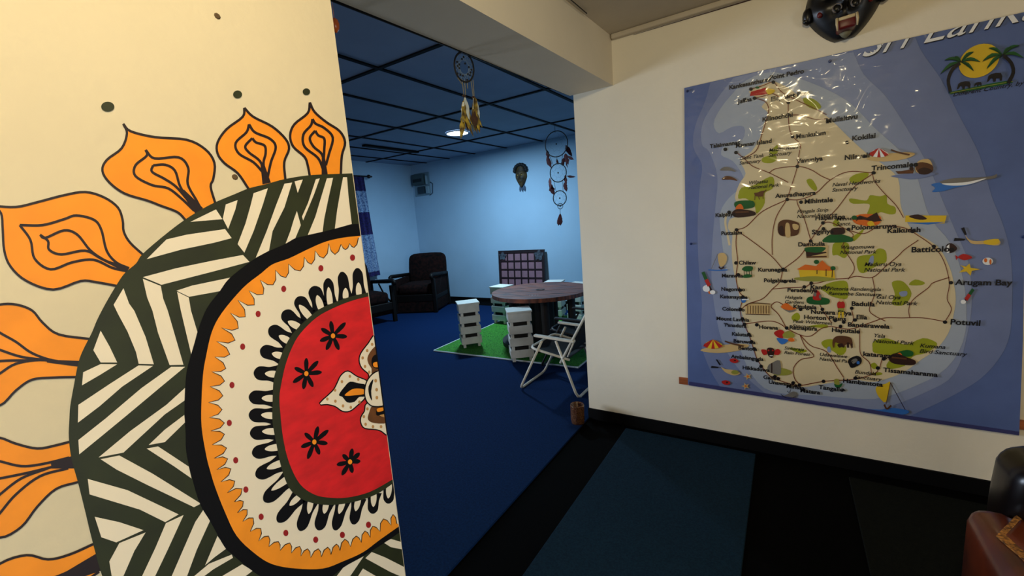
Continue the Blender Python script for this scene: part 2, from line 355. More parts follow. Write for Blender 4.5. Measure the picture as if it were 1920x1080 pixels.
for i in range(1, len(zig)):
    p, q = Vector(zig[i-1]), Vector(zig[i]); tip, notch = (q,p) if (i%2 == 1) else (p,q)
    d_ = (q-p); nrm = Vector((-d_.y,d_.x)).normalized(); 
    side = nrm if i%2 == 1 else nrm
    mid = p+d_*(.62 if i%2 == 1 else .38)
    # bulge away from the tooth's own axis
    oth = Vector(zig[i+1]) if (i%2 == 1 and i+1 < len(zig)) else Vector(zig[i-2]) if i > 1 else p
    if nrm.dot(oth-tip) > 0: nrm = -nrm
    sc += [tuple(mid+nrm*d_.length*.13), tuple(q)]
a = NF(); a.poly(clip(sc+[(760,982),(680,440)]), 7); part('ivory_disc', a, ivory)
a = NF(); a.line([p for p in sc if p[0] < EDGE(p[1])], 1.5, 8); part('flame_outline', a, outline)
for c in [(661,483),(601.7,503),(532,541.7),(484,588.6),(455,650),(435,722),(430,793),(442,863),(461,918),(489.7,969),(536,999.4),(592,1012),(642,1003),(691,984)]:
    a = NF(); a.dot(c, 4.8, 8, 0, 6); part('red_dot', a, dred)
lobes = [((670,503),(673,552),(672,531)),((641,510),(648,559),(648,541)),((614.7,522),(619,570),(616,540)),((587,537),(602,578),(595,555)),((558,557),(580,594),(562,573)),((531,584),(560,613),(541,603)),((505,614.4),(542,640),(524,630)),((488,656),(530,668),(511,663)),((476,699),(519,702),(498,700.5)),
 ((466.7,744.4),(514,747),(492,746.7)),((466.7,778),(515,780),(491,778)),((469,813),(519,809),(493,809)),((473,851),(524,838),(498,842)),((480,893),(530,867),(502,878)),((495.5,940),(546,893),(511,918)),((521,978.6),(560,932),(544,947)),((562.5,995),(583,938),(579,962)),((597,994),(612,943),(608,962)),((628,994),(643,940),(636,962)),((662.5,983),(672,936),(667,957)),((698.6,963),(701,926),(700,949)),((728,944),(730,908),(728,933))]
for (T, B, H) in lobes:
    T, B, H = Vector(T), Vector(B), Vector(H); ax = (T-B); Ln = ax.length; ax.normalize(); nn = Vector((-ax.y,ax.x))
    W_ = 13.5 if T.x < 600 and T.y < 960 else 11.5
    prof = [(-.06,W_*1.35),(.12,W_*1.15),(.35,W_*.95),(.6,W_*.98),(.8,W_*.92),(.93,W_*.62),(1.0,W_*.2)]
    if T.x > 600: prof = [(-.06,W_*1.3),(.12,W_*1.1),(.35,W_*.9),(.6,W_*.88),(.8,W_*.8),(.93,W_*.52),(1.0,W_*.2)]
    P = [B+ax*Ln*t+nn*q for t,q in prof]+[B+ax*Ln*t-nn*q for t,q in prof[::-1]]
    a = NF(); a.poly(clip(cr([tuple(v) for v in P],3)), 8); lo_ = part('black_lobe', a, blackp)
    hl = (H-B).length*1.05; hw = W_*.48; hx = (H-B).normalized(); hn = Vector((-hx.y,hx.x))
    prof = [(-.02,hw*.9),(.3,hw),(.65,hw*.85),(.88,hw*.5),(1,hw*.12)]
    P = [B+hx*hl*t+hn*q for t,q in prof]+[B+hx*hl*t-hn*q for t,q in prof[::-1]]
    a = NF(); a.poly(clip(cr([tuple(v) for v in P],3)), 9); part('ivory_spot', a, ivory, lo_)
g_o = cr([(692,548),(658,556),(630,566),(602,578),(574,600),(549,625.5),(533,653),(520,687),(513,714),(511,755),(511,791),(518,831),(527,875),(540,911),(555,928),(578,941),(617,947),(664,941),(705,927),(742,903)],4)
a = NF(); a.poly(clip(g_o+[(760,903),(700,548)]), 10); part('green_ring', a, green)
r_i = cr([(694,555),(663,563),(630,575.5),(594,595),(563,625.5),(547,653),(535.5,684),(528,717),(524,745),(526,778),(531,822),(542,867),(562,907),(589,927),(617,933),(650,933),(694,922),(741,896)],4)
a = NF(); a.poly(clip(r_i+[(760,896),(700,555)]), 11); redd = part('red_disc', a, red)
stars = [((624.4,629.7),3.6,[(-15,-100),(85,-90),(95,5),(40,95),(-45,95),(-88,35),(-80,-50)]),((574.4,700.5),3.6,[(0,-105),(80,-85),(105,-10),(45,90),(-20,105),(-90,60),(-80,-40)]),
 ((589.4,828.6),3.6,[(25,-105),(95,-80),(90,10),(35,85),(-45,115),(-90,35),(-65,-60)]),((656.4,866),3.6,[(15,-90),(65,-60),(70,-5),(15,75),(-55,90),(-90,20),(-50,-50)])]
for c, k, arms in stars:
    a = NF(); c = Vector(c)
    for ar in arms:
        v = Vector(ar)/k; L_ = v.length; v.normalize(); nn = Vector((-v.y,v.x))
        pr = [(0,2.5),(.35,3.6),(.7,4.3),(.92,2.6),(1,.5)]
        a.poly(cr([tuple(c+v*L_*t+nn*q) for t,q in pr]+[tuple(c+v*L_*t-nn*q) for t,q in pr[::-1]],2), 12)
    a.dot(c, 6, 12); st = part('star_flower', a, blackp)
    a = NF(); a.dot(c, 4, 13, 0, 4.8); part('flower_centre', a, orange, st)
def c6(P): return [(580+x/4.5, 600+y/4.5) for x,y in P]
leafs = [(c6([(90,705),(200,600),(240,530),(270,470),(325,435),(400,480),(490,520),(480,570),(470,650),(400,720),(340,765),(280,765),(220,725),(150,708)]),
          [(c6([(250,630),(300,560),(345,520),(420,535),(475,550),(470,640),(420,650),(380,690),(320,695),(280,650)]),blackp),(c6([(300,630),(360,585),(420,578),(465,590),(460,625),(380,635),(320,640)]),orange)],
          [(342,475),(413,500),(275,520),(217,592),(152,667),(220,685),(284,725),(350,737),(423,692)]),
         (c6([(560,130),(500,200),(440,280),(425,340),(445,400),(500,450),(515,480),(600,440),(600,300)]),
          [(c6([(570,215),(520,260),(490,320),(500,370),(525,410),(530,455),(600,440),(600,260)]),brownp),(c6([(545,300),(525,340),(530,385),(560,408),(600,400),(600,290)]),blackp),(c6([(540,362),(580,355),(585,395),(545,395)]),orange)],
          [(530,205),(488,258),(450,320),(470,392),(505,440)]),
         (c6([(490,705),(470,770),(440,820),(440,870),(470,910),(560,920),(610,935),(665,965),(670,830),(630,705)]),
          [(c6([(535,722),(505,780),(495,840),(550,870),(660,865),(650,780),(630,720)]),brownp),(c6([(570,748),(620,735),(635,800),(590,806),(565,800)]),blackp),(c6([(572,748),(622,738),(628,762),(578,776)]),orange),(c6([(590,805),(640,795),(645,822)]),tan)],
          [(490,750),(460,815),(475,880),(537,900),(605,900)])]
for o_, ins, dots in leafs:
    a = NF(); sm = clip(cr(o_,3,True)); a.line(sm, 4.5, 12, closed=True); a.poly(sm, 12); a2 = part('flower_outline', a, blackp, redd)
    a = NF(); a.poly(sm, 13); lf = part('flower_petal', a, ivory)
    a = NF(); ms = []
    for k_, (q, m_) in enumerate(ins):
        a.poly(clip(cr(q,3,True)), 14+k_, k_); ms.append(m_)
    part('petal_marking', a, ms, lf)
    a = NF()
    for x, y in dots: a.dot((580+x/4.5,600+y/4.5), 2.4, 14, 0, 3)
    part('tan_dots', a, tan, lf)
a = NF(); cd = clip(cr(c6([(620,430),(575,437),(530,465),(490,520),(472,590),(475,650),(500,700),(550,725),(640,705),(660,560)]),3,True))
a.line(cd, 4.5, 17, closed=True); a.poly(cd, 17); part('flower_outline', a, blackp, redd)
a = NF(); a.poly(cd, 18); lf = part('flower_disc', a, ivory)
a = NF(); a.poly(cr(c6([(540,500),(500,560),(505,635),(530,680),(522,600)]),3,True), 19); part('disc_crescent', a, blackp, lf)
a = NF(); [a.dot((580+x/4.5,600+y/4.5), 2.6, 19, 0, 3.4) for x,y in [(560,512),(568,588),(570,655)]]; part('tan_dots', a, tan, lf)
for c, r1, r2 in [((202,200),12.5,9.5),((445.5,177),8.5,7.5),((574.5,172),7,6.5)]:
    a = NF(); a.dot(c, r1, 2, 0, r2); part('green_dot', a, green)
# small drill holes left in the cream wall
for x, y, w_ in ((408,30,'tiny brown screw plug high in the cream wall'),(441,332,'tiny brown screw plug in the cream wall between two orange petals')):
    bm = bmesh.new(); v = onX(x,y,MX+.001); lathe(bm, [(.006,-.001),(.004,.001)], 8, Matrix.Translation(v)@Matrix.Rotation(math.pi/2,4,'Y'))
    tag(finish('wall_plug', bm, mat('plug_brown',(90,70,45),.9)), w_, 'wall plug')
# ------------------------------------------------------------------ wall map
SHY = MY-.012
def mapP(x, y, off): return onY(x, y, SHY-off)
def MF(): return Flat(mapP, .0005)
wmap = empty('wall_map', tuple(onY(1600,450,SHY)), label='large glossy illustrated tourist map of an island pinned on the white wall', cat='map')
def mpart(name, fl, m, parent=wmap, label=None):
    o = finish(name, fl.bm, m); o.parent = parent
    if parent.type == 'EMPTY': o.matrix_parent_inverse = Matrix.Translation(-parent.location)
    if label: o['label'] = label
    return o
sea0 = film('deep', (88,108,162), .12); sea1 = film('sea_violet', (112,126,168), .1); sea2 = film('sea_mid', (136,148,180), .08); sea3 = film('sea_light', (162,172,188), .06)
land = film('land', (214,198,160), .05); olive = film('park', (152,158,30), .12); inkb = film('ink', (14,12,18)); road = film('road', (112,48,30))
fw = film('white', (232,234,236)); fr = film('red', (176,32,28)); fy = film('yellow', (222,186,40), .1); fo = film('orange', (214,104,30)); fg = film('green', (22,92,40), .25)
fb = film('brown', (96,58,32), .3); fbl = film('blue', (50,110,190), .1); ft = film('tan', (206,176,120), .1); fgr = film('grey', (120,116,110), .25); fdk = film('dark_brown', (52,26,20), .3); fgrass = film('grass', (150,150,60), .2)
top = [(1283,165),(1340,152),(1420,134),(1500,117),(1560,103),(1640,85),(1720,68),(1800,50),(1870,34),(1928,21)]
right = [(1928,21),(1926,200),(1922,420),(1918,640),(1911,816)]
bottom = [(1911,816),(1800,800),(1700,785),(1600,769),(1500,753),(1400,738),(1290,721)]
left = [(1290,721),(1289,640),(1287,500),(1284,330),(1283,165)]
sheet = top[:-1]+right[:-1]+bottom[:-1]+left[:-1]
a = MF(); a.poly(sheet, 0); a.poly(sheet, -3); ms_ = mpart('map_sheet', a, sea0)
def bands(poly, m, layer):
    a = MF(); a.poly(cr(poly,4,True), layer); return mpart('sea_band', a, m, ms_)
TE = [(1332,155),(1340,153),(1420,135),(1560,104)]
def mixed(curve, straight): return cr(curve,4)+straight
a = MF(); a.poly(cr([(1332,155),(1322,190),(1304,235),(1300,275),(1316,310),(1312,350),(1308,420),(1310,500),(1316,570),(1314,640),(1330,690),(1352,728)],4)+[(1360,731),(1500,752),(1690,783)]+cr([(1700,783),(1790,740),(1850,700),(1890,640),(1898,560),(1895,480),(1880,420),(1860,370),(1836,290),(1800,220),(1765,150),(1730,100),(1716,70)],4)+[(1700,73),(1560,104),(1420,135)], 1); mpart('sea_band', a, sea1, ms_)
a = MF(); a.poly(cr([(1375,146),(1345,185),(1318,230),(1316,270),(1330,285),(1345,330),(1342,380),(1336,450),(1334,520),(1342,590),(1358,650),(1392,700),(1440,742)],4)+[(1500,752),(1600,768)]+cr([(1640,773),(1730,738),(1790,700),(1815,620),(1822,560),(1815,490),(1790,430),(1765,370),(1740,310),(1700,240),(1660,180),(1620,140),(1600,98)],4)+[(1560,104),(1420,135)], 2); mpart('sea_band', a, sea2, ms_)
a = MF(); a.poly(cr([(1400,150),(1374,175),(1350,205),(1338,232),(1348,250),(1372,238),(1395,238),(1392,262),(1362,268),(1352,290),(1374,302),(1393,330),(1390,350),(1366,372),(1350,400),(1352,440),(1360,500),(1366,560),(1376,610),(1390,660),(1412,706),(1450,735),(1540,742),(1640,748),(1720,722),(1775,690),(1806,640),(1812,580),(1805,520),(1785,460),(1745,410),(1728,360),(1715,320),(1690,285),(1640,240),(1590,190),(1520,155),(1450,135)],3,True), 3); mpart('sea_band', a, sea3, ms_)
a = MF(); a.poly(cr([(1404,172),(1425,160),(1450,153),(1478,165),(1508,188),(1555,222),(1590,256),(1622,285),(1655,308),(1684,335),(1688,380),(1696,405),(1712,432),(1758,462),(1780,500),(1788,530),(1792,560),(1788,590),(1778,625),(1755,655),(1725,676),(1690,700),(1640,716),(1600,712),(1551,719),(1499,726),(1454,716),(1438,699),(1416,664),(1404,625),(1391,587),(1388,562),(1379,525),(1373,490),(1372,460),(1373,440),(1365,428),(1368,412),(1380,405),(1384,385),(1378,370),(1386,345),(1398,325),(1388,300),(1408,285),(1424,260),(1432,232),(1440,212),(1428,200),(1440,186),(1420,183)],3,True), 4); lnd = mpart('island', a, land, ms_)
a = MF(); a.line(cr([(1362,400),(1360,418),(1364,440),(1368,460)],4), 4, 4); mpart('island', a, land, ms_)
def blob(P, m, layer=5, smooth=True, name='illustration', parent=None):
    a = MF(); a.poly(cr(P,3,True) if smooth else P, layer); return mpart(name, a, m, parent or ms_)
parks = [[(1452,276),(1458,272),(1458,286),(1450,290),(1442,286)],[(1430,296),(1452,290),(1456,300),(1444,306),(1430,304)],
 [(1384,372),(1390,352),(1412,348),(1444,331),(1452,340),(1448,354),(1434,362),(1434,380),(1426,394),(1418,400),(1414,384),(1398,372)],
 [(1592,376),(1596,372),(1622,376),(1628,372),(1632,366),(1650,368),(1662,366),(1664,382),(1678,388),(1679,400),(1668,402),(1652,398),(1640,402),(1626,402),(1630,390),(1628,382),(1600,382)],
 [(1592,336),(1606,326),(1628,324),(1624,334),(1602,344)],[(1562,416),(1570,410),(1574,420),(1572,424),(1563,424)],
 [(1562,458),(1574,454),(1590,456),(1592,470),(1584,484),(1570,478),(1561,478)],[(1596,446),(1610,436),(1620,428),(1616,438),(1602,452)],
 [(1606,490),(1612,480),(1636,476),(1646,466),(1660,470),(1662,490),(1650,496),(1634,504),(1620,512),(1610,508)],
 [(1538,540),(1556,530),(1582,526),(1590,534),(1590,556),(1582,561),(1560,556),(1548,548)],
 [(1672,530),(1688,526),(1700,534),(1709,550),(1702,566),(1690,573),(1672,570),(1678,552)],[(1704,534),(1716,524),(1734,530),(1726,535)],
 [(1484,594),(1494,586),(1500,592),(1498,600),(1488,602)],[(1514,612),(1540,608),(1552,610),(1550,615),(1530,614)],
 [(1540,642),(1552,636),(1566,638),(1586,650),(1584,662),(1574,666),(1558,656),(1546,652)],
 [(1638,640),(1660,634),(1680,640),(1700,646),(1730,634),(1752,640),(1756,648),(1736,662),(1712,668),(1696,686),(1668,692),(1662,684),(1670,668),(1640,662),(1636,652)],
 [(1632,684),(1640,680),(1646,688),(1638,692)],[(1634,700),(1650,698),(1654,702),(1640,704)],[(1478,652),(1500,654),(1514,658),(1498,662)],
 [(1506,184),(1526,186),(1540,200),(1530,206),(1512,198)],[(1512,338),(1522,336),(1532,352),(1528,358),(1518,350)]]
for P in parks: blob(P, olive, 5, name='park_area', parent=lnd)
for P in [[(1632,482),(1638,480),(1637,494),(1628,496)],[(1686,548),(1700,546),(1700,554),(1690,556)],[(1551,652),(1556,650),(1558,660),(1552,660)]]: blob(P, sea2, 6, name='lake', parent=lnd)
roads = [[(1408,167),(1432,160),(1450,154),(1465,172),(1490,186),(1520,200),(1550,215)],[(1415,184),(1440,178),(1450,176),(1464,184)],[(1415,184),(1434,190),(1441,204),(1436,228),(1428,254),(1418,282),(1395,297)],
 [(1381,286),(1396,298),(1412,312),(1442,324),(1478,342)],[(1478,190),(1478,214),(1480,240),(1486,256),(1500,270),(1498,290),(1495,312),(1488,336),(1476,373)],
 [(1442,324),(1456,316),(1495,312),(1520,318),(1540,330),(1556,337)],[(1476,374),(1500,374),(1530,362),(1556,338),(1590,322),(1636,324)],[(1478,216),(1500,216),(1530,224),(1552,222)],
 [(1476,374),(1430,396),(1400,424),(1381,431)],[(1474,376),(1455,408),(1448,444),(1448,478)],[(1494,374),(1496,384),(1508,410),(1520,450)],[(1381,432),(1410,452),(1446,480),(1468,505)],
 [(1381,432),(1380,460),(1383,490),(1380,520),(1385,545),(1393,558),(1388,580),(1392,602),(1404,627),(1413,654),(1421,676),(1440,702),(1458,712),(1486,721),(1500,723),(1545,715),(1602,711),(1640,700),(1648,690)],
 [(1468,505),(1462,528),(1448,542),(1430,560),(1402,570),(1390,580)],[(1448,542),(1470,540),(1508,538),(1520,532),(1536,530),(1560,524),(1588,522),(1606,518),(1636,520),(1660,500),(1684,480),(1696,468),(1722,450)],
 [(1543,418),(1560,418),(1600,440),(1580,460),(1602,500),(1590,524)],[(1543,418),(1570,390),(1600,352),(1636,326)],[(1636,326),(1640,340),(1656,360),(1680,385),(1694,408)],[(1543,418),(1520,450),(1500,480),(1468,505)],
 [(1710,434),(1750,462),(1770,490),(1780,530),(1776,560),(1784,580),(1772,603)],[(1592,432),(1620,438),(1650,424),(1690,426),(1710,434)],[(1772,603),(1730,596),(1690,596),(1660,596),(1640,602),(1600,616),(1580,616),(1560,612)],
 [(1636,520),(1640,550),(1630,580),(1640,592),(1660,602)],[(1780,520),(1750,530),(1740,540),(1712,562),(1704,580),(1706,596)],[(1475,616),(1500,628),(1520,630),(1540,616),(1560,611)],[(1392,608),(1440,602),(1460,606),(1475,616)],
 [(1475,616),(1460,590),(1446,575),(1456,566),(1470,572)],[(1500,628),(1520,648),(1550,660),(1570,690),(1582,708)],[(1500,628),(1510,650),(1526,668),(1502,674),(1488,690),(1490,710),(1500,722)],
 [(1612,616),(1612,640),(1614,664),(1630,680),(1634,700)],[(1654,672),(1650,688)],[(1522,536),(1540,577),(1548,590),(1560,606)],[(1596,577),(1600,600),(1590,612)]]
for r_ in roads:
    a = MF(); a.line(cr(r_,5), 1.5, 7); mpart('road_line', a, road, lnd)
dots = [(1408,167),(1450,154),(1415,184),(1478,192),(1478,215),(1552,228),(1486,256),(1360,280),(1380,286),(1588,267),(1621,293),(1638,324),(1495,312),(1476,374),(1502,379),(1367,398),(1381,431),(1543,418),(1544,429),(1520,452),(1591,430),(1711,434),(1751,462),(1783,530),(1772,604),(1380,493),(1384,515),(1468,505),(1472,528),(1388,544),(1393,557),(1508,538),(1521,531),(1388,580),(1392,598),(1396,608),(1419,609),(1404,627),(1409,641),(1414,654),(1420,676),(1427,687),(1453,706),(1459,710),(1487,718),(1499,722),(1544,715),(1604,709),(1646,690),(1657,673),(1475,615),(1542,580),(1501,580),(1566,601),(1582,604),(1576,612),(1597,578),(1603,600)]
for c in dots:
    a = MF(); a.dot(c, 3.6 if c[0] < 1600 else 4.2, 8, 0, 3.3); mpart('town_dot', a, inkb, ms_)
# illustrations, each in its own mesh
def ill(*shapes, name='illustration'):
    a = MF(); ms = []
    for k, s in enumerate(shapes):
        m_ = s[0]
        if m_ not in ms: ms.append(m_)
        if len(s) > 2: a.line(cr(s[1],3) if len(s[1]) > 2 else s[1], s[2], 9+k, ms.index(m_))
        else: a.poly(s[1], 9+k, ms.index(m_))
    return mpart(name, a, ms, ms_)
sm = lambda P: cr(P,3,True)
E_ = lambda x,y,rx,ry=None: [(x+rx*math.cos(t*math.pi/8), y+(ry or rx)*math.sin(t*math.pi/8)) for t in range(16)]
ill((fr,[(1406,180),(1408,172),(1436,164),(1440,176),(1428,178)]),(fy,sm([(1436,166),(1452,168),(1450,174),(1440,177)])),(fg,E_(1420,164,4,2)))
def parasol(x, y, s, m1, m2):
    base = [(x-30*s,y+14*s),(x,y+4*s),(x+60*s,y-2*s),(x+85*s,y+2*s),(x+60*s,y+14*s),(x+10*s,y+20*s)]
    sh = [(ft,sm(base))]
    ang = [math.radians(a) for a in (185,212,240,270,300,330,355)]
    for i in range(6):
        A, B = ang[i], ang[i+1]
        sh.append((m1 if i%2 == 0 else m2, [(x,y-12*s),(x+24*s*math.cos(A),y+4*s+18*s*math.sin(A)*.9+3*s),(x+24*s*math.cos(B),y+4*s+18*s*math.sin(B)*.9+3*s)]))
    ang = [math.radians(a) for a in (160,125,100,80,55,20)]
    for i in range(5):
        A, B = ang[i], ang[i+1]
        sh.append((m1 if i%2 == 0 else m2, [(x,y-12*s),(x+24*s*math.cos(A),y+10*s*math.sin(A)),(x+24*s*math.cos(B),y+10*s*math.sin(B))]))
    sh += [(fb,[(x+28*s,y-8*s),(x+45*s,y-2*s),(x+72*s,y+4*s)],3.5*s)]
    return ill(*sh, name='beach_parasol_print')
parasol(1648,287,.8,fr,fw); parasol(1337,646,.8,fr,fy)
ill((sea1,sm([(1670,330),(1700,326),(1745,324),(1752,328),(1715,336),(1690,334)])),(fb,[(1679,321),(1690,321),(1704,318),(1714,318),(1712,325),(1684,326)]),(fdk,E_(1709,316,4,4)),name='boat_print')
ill((ft,sm([(1716,316),(1722,302),(1740,298),(1748,308),(1748,320),(1738,326),(1722,325)])),(fb,sm([(1717,308),(1730,304),(1748,310),(1748,322),(1732,326),(1720,322)])),(fdk,sm([(1722,318),(1734,314),(1748,320),(1738,327),(1724,326)])),name='pot_print')
ill((fbl,sm([(1746,346),(1765,342),(1800,344),(1836,338),(1820,346),(1790,352),(1770,358),(1748,360),(1754,352)])),(fgr,sm([(1764,340),(1790,334),(1830,333),(1860,330),(1869,326),(1866,334),(1840,338),(1812,344),(1785,347),(1766,344)])),(fw,sm([(1766,344),(1790,343),(1815,341),(1850,334),(1820,345),(1795,348),(1775,347)])),name='whale_print')
ill((fy,[(1698,404),(1775,404),(1771,419),(1697,416)]),(fbl,[(1700,418),(1740,421),(1795,413),(1772,416)]),(fdk,sm([(1704,406),(1722,402),(1738,410),(1724,412)])),name='surfboard_print')
ill((ft,sm([(1806,434),(1816,448),(1832,452),(1872,450),(1872,460),(1845,458),(1820,456)])),(inkb,[(1802,428),(1808,426),(1813,440),(1809,441)]),(inkb,[(1788,452),(1790,446),(1810,448),(1808,451)]),(fy,sm([(1846,451),(1872,448),(1870,458),(1848,458)])),name='diver_print')
ill((fdk,sm([(1774,460),(1784,456),(1795,466),(1784,474),(1774,472)])),(fw,[(1775,462),(1780,458),(1780,474),(1775,474)]),name='fish_print')
ill((fr,sm([(1796,482),(1806,476),(1820,480),(1822,484),(1808,488),(1798,484)])),(fr,[(1797,482),(1791,478),(1793,488)]),name='fish_print')
ill((fw,E_(1852,490,10,7)),(fo,E_(1848,488,3,4)),(fo,E_(1857,491,2,5)),name='fish_print')
ill((fy,[(1818,494),(1820,502),(1838,505),(1822,508),(1820,517),(1812,509),(1798,511),(1808,503),(1800,497),(1811,500)]),name='starfish_print')
def bird(P, m1, m2, m3): return ill((m1,P[0:2],6),(m2,P[1:3],7),(m3,P[2:4],3),(fw,E_(P[3][0],P[3][1],5,4)),name='bird_print')
bird([(1825,542),(1818,552),(1811,562),(1806,566)],fg,fr,fdk); bird([(1318,510),(1324,524),(1330,536),(1336,548)],fg,fr,fdk)
ill((fw,sm([(1318,538),(1328,534),(1330,546),(1320,546)])),(fo,sm([(1328,546),(1338,550),(1330,551)])),name='bird_print')
def rock(P,Q,R_): return ill((fg,sm(Q)),(fo,sm(R_)),(fdk,sm(P)),(fb,[(P[0][0]+6,P[0][1]),(P[2][0],P[2][1]+3)],3),name='rock_print')
rock([(1373,398),(1382,392),(1404,394),(1416,398),(1414,404),(1384,408),(1374,404)],[(1377,380),(1390,376),(1412,377),(1414,388),(1396,392),(1380,390)],[(1380,388),(1388,382),(1394,390),(1390,396),(1380,396)])
rock([(1666,670),(1680,662),(1700,670),(1716,676),(1714,684),(1690,684),(1672,680)],[(1680,662),(1700,656),(1712,660),(1710,668),(1690,668)],[(1676,670),(1686,661),(1692,668),(1684,678)])
ill((fb,sm([(1414,362),(1420,361),(1428,358),(1435,358),(1432,362),(1430,368),(1418,368)])),(fb,[(1416,366),(1415,375)],1.5),(fb,[(1422,366),(1424,374)],1.5),(fb,[(1430,366),(1431,373)],1.5),(fb,[(1433,359),(1437,356)],2),name='deer_print')
ill((fb,sm([(1459,420),(1466,413),(1478,412),(1490,415),(1499,420),(1498,436),(1490,442),(1468,443),(1459,436)])),(ft,sm([(1473,420),(1480,420),(1482,443),(1473,443)])),(fdk,sm([(1460,426),(1468,424),(1470,441),(1461,438)])),(ft,sm([(1486,420),(1497,422),(1496,430),(1488,430)])),name='rock_face_print')
ill((fg,sm([(1543,454),(1552,442),(1570,438),(1594,444),(1600,450),(1590,454)])),(fdk,sm([(1557,432),(1564,427),(1582,428),(1583,438),(1560,440)])),name='rock_print')
ill((fo,sm([(1598,410),(1612,402),(1640,402),(1652,408),(1648,420),(1630,424),(1606,420)])),(fdk,[(1600,412),(1612,404),(1626,408),(1644,398),(1650,410),(1654,414),(1640,416),(1620,412)]),(fy,sm([(1626,418),(1634,414),(1640,422),(1630,424)])),(fg,E_(1602,408,5,4)),name='ruins_print')
ill((ft,[(1510,462),(1552,460),(1551,484),(1512,484)]),(fg,sm([(1508,466),(1520,463),(1548,464),(1538,474),(1516,476)])),(fdk,[(1511,472),(1530,474),(1548,472),(1550,474),(1512,482)]),(fb,[(1512,482),(1550,481)],3),name='cave_temple_print')
ill((fy,[(1497,504),(1564,505),(1566,524),(1500,520)]),(fo,[(1494,505),(1510,496),(1530,499),(1542,488),(1552,498),(1560,502),(1562,508),(1500,506)]),(fgrass,sm([(1490,521),(1530,518),(1568,523),(1540,528),(1500,526)])),(fg,E_(1531,491,5,4)),(fg,E_(1562,503,5,4)),(fdk,[(1561,504),(1560,520)],1.5),(fdk,[(1549,505),(1549,518)],1.5),(fdk,[(1532,506),(1532,514)],1.5),name='palace_print')
ill(*[(fdk,[(x,508-2),(x+1,520)],1.2) for x in (1395,1400,1405,1409)]+[(fg,sm([(1391,505),(1398,499),(1411,500),(1410,507),(1399,509)])),(fg,sm([(1392,518),(1400,514),(1410,516),(1406,520),(1396,521)]))],name='palm_print')
ill((fg,sm([(1512,562),(1520,556),(1546,558),(1556,563),(1550,571),(1518,570)])),(fr,sm([(1524,560),(1526,550),(1532,544),(1539,552),(1539,562),(1530,563)])),(fgr,E_(1528,552,3,4)),(fgr,E_(1538,556,2.5,4)),name='statue_print')
ill((fr,sm([(1570,568),(1577,564),(1583,567),(1584,576),(1578,580),(1571,578)])),(ft,E_(1577,563,4,3)),(fgrass,[(1571,578),(1583,578),(1582,586),(1572,586)]),(fy,[(1572,585),(1576,585),(1575,596),(1571,596)]),(fy,[(1578,585),(1582,585),(1582,596),(1579,596)]),name='person_print')
ill((ft,[(1398,574),(1408,568),(1444,570),(1444,590),(1398,588)]),*[(fb,[(x,573),(x,588)],1.3) for x in (1402,1407,1412,1417,1422,1427,1432,1437,1442)]+[(fb,[(1398,574),(1410,568),(1444,570)],1.4),(fb,[(1398,589),(1444,590)],1.2)],name='building_print')
ill((fgr,sm([(1462,574),(1478,582),(1494,580),(1480,586)])),(fo,sm([(1464,576),(1474,568),(1486,576),(1494,578),(1480,582)])),name='boat_print')
ill((fr,sm([(1451,624),(1462,618),(1470,622),(1468,634),(1458,632)])),(fgrass,sm([(1468,626),(1480,620),(1490,628),(1484,634),(1470,633)])),(fbl,sm([(1456,635),(1464,634),(1478,638),(1466,646)])),(fo,sm([(1477,637),(1484,633),(1490,638),(1484,641)])),name='gem_print')
ill((fr,sm([(1427,656),(1436,656),(1440,662),(1432,666)])),(fr,sm([(1448,662),(1458,654),(1464,660),(1458,666)])),(fdk,sm([(1438,654),(1446,652),(1452,656),(1450,668),(1446,671),(1440,666)])),(fr,E_(1441,657,1.6)),(fr,E_(1449,657,1.6)),(fw,[(1443,667),(1449,667)],1.2),name='devil_mask_print')
ill((fgrass,sm([(1450,702),(1460,690),(1480,694),(1484,700),(1470,704)])),(fgr,sm([(1448,680),(1462,676),(1464,700),(1454,702),(1440,696),(1440,686)])),(fdk,[(1447,681),(1447,699)],2),name='lighthouse_rock_print')
ill((fgr,sm([(1464,739),(1470,742),(1478,738),(1488,734),(1494,738),(1490,746),(1478,748),(1470,746)])),(inkb,[(1464,739),(1470,744),(1480,747),(1492,744)],1),(inkb,[(1476,733),(1480,736),(1483,730)],1),name='whale_print')
ill((fb,sm([(1562,636),(1570,630),(1584,630),(1596,634),(1599,646),(1597,654),(1594,646),(1586,646),(1582,652),(1578,644),(1572,644),(1566,642),(1564,652),(1561,648)])),(fdk,sm([(1570,646),(1580,644),(1582,652),(1578,650),(1574,652)])),(fdk,[(1590,642),(1590,652)],4),(fdk,[(1597,644),(1598,652)],2.5),name='elephant_print')
ill((inkb,sm([(1591,674),(1606,667),(1615,672),(1614,682),(1598,690),(1592,684)])),(fgr,sm([(1595,677),(1604,672),(1608,676),(1600,682)])),(fbl,E_(1609,680,3,3)),name='leopard_print')
def sail(x,y,s,mc,wave): return ill((wave,sm([(x-42*s,y+30*s),(x-10*s,y+32*s),(x+20*s,y+28*s),(x+55*s,y+34*s),(x+50*s,y+42*s),(x+20*s,y+44*s),(x,y+38*s),(x-22*s,y+38*s)])),(mc,sm([(x-18*s,y-20*s),(x+4*s,y-28*s),(x+14*s,y-30*s),(x+4*s,y+14*s),(x-10*s,y+6*s),(x-18*s,y-8*s)])),(fb,[(x+14*s,y-30*s),(x+4*s,y+20*s)],1.4*s),(fdk,[(x+14*s,y-30*s),(x+48*s,y+32*s)],1.4*s),(fb,[(x,y+20*s),(x+6*s,y+30*s),(x+16*s,y+22*s)],4*s),name='sailing_boat_print')
sail(1658,742,.82,fy,fbl)
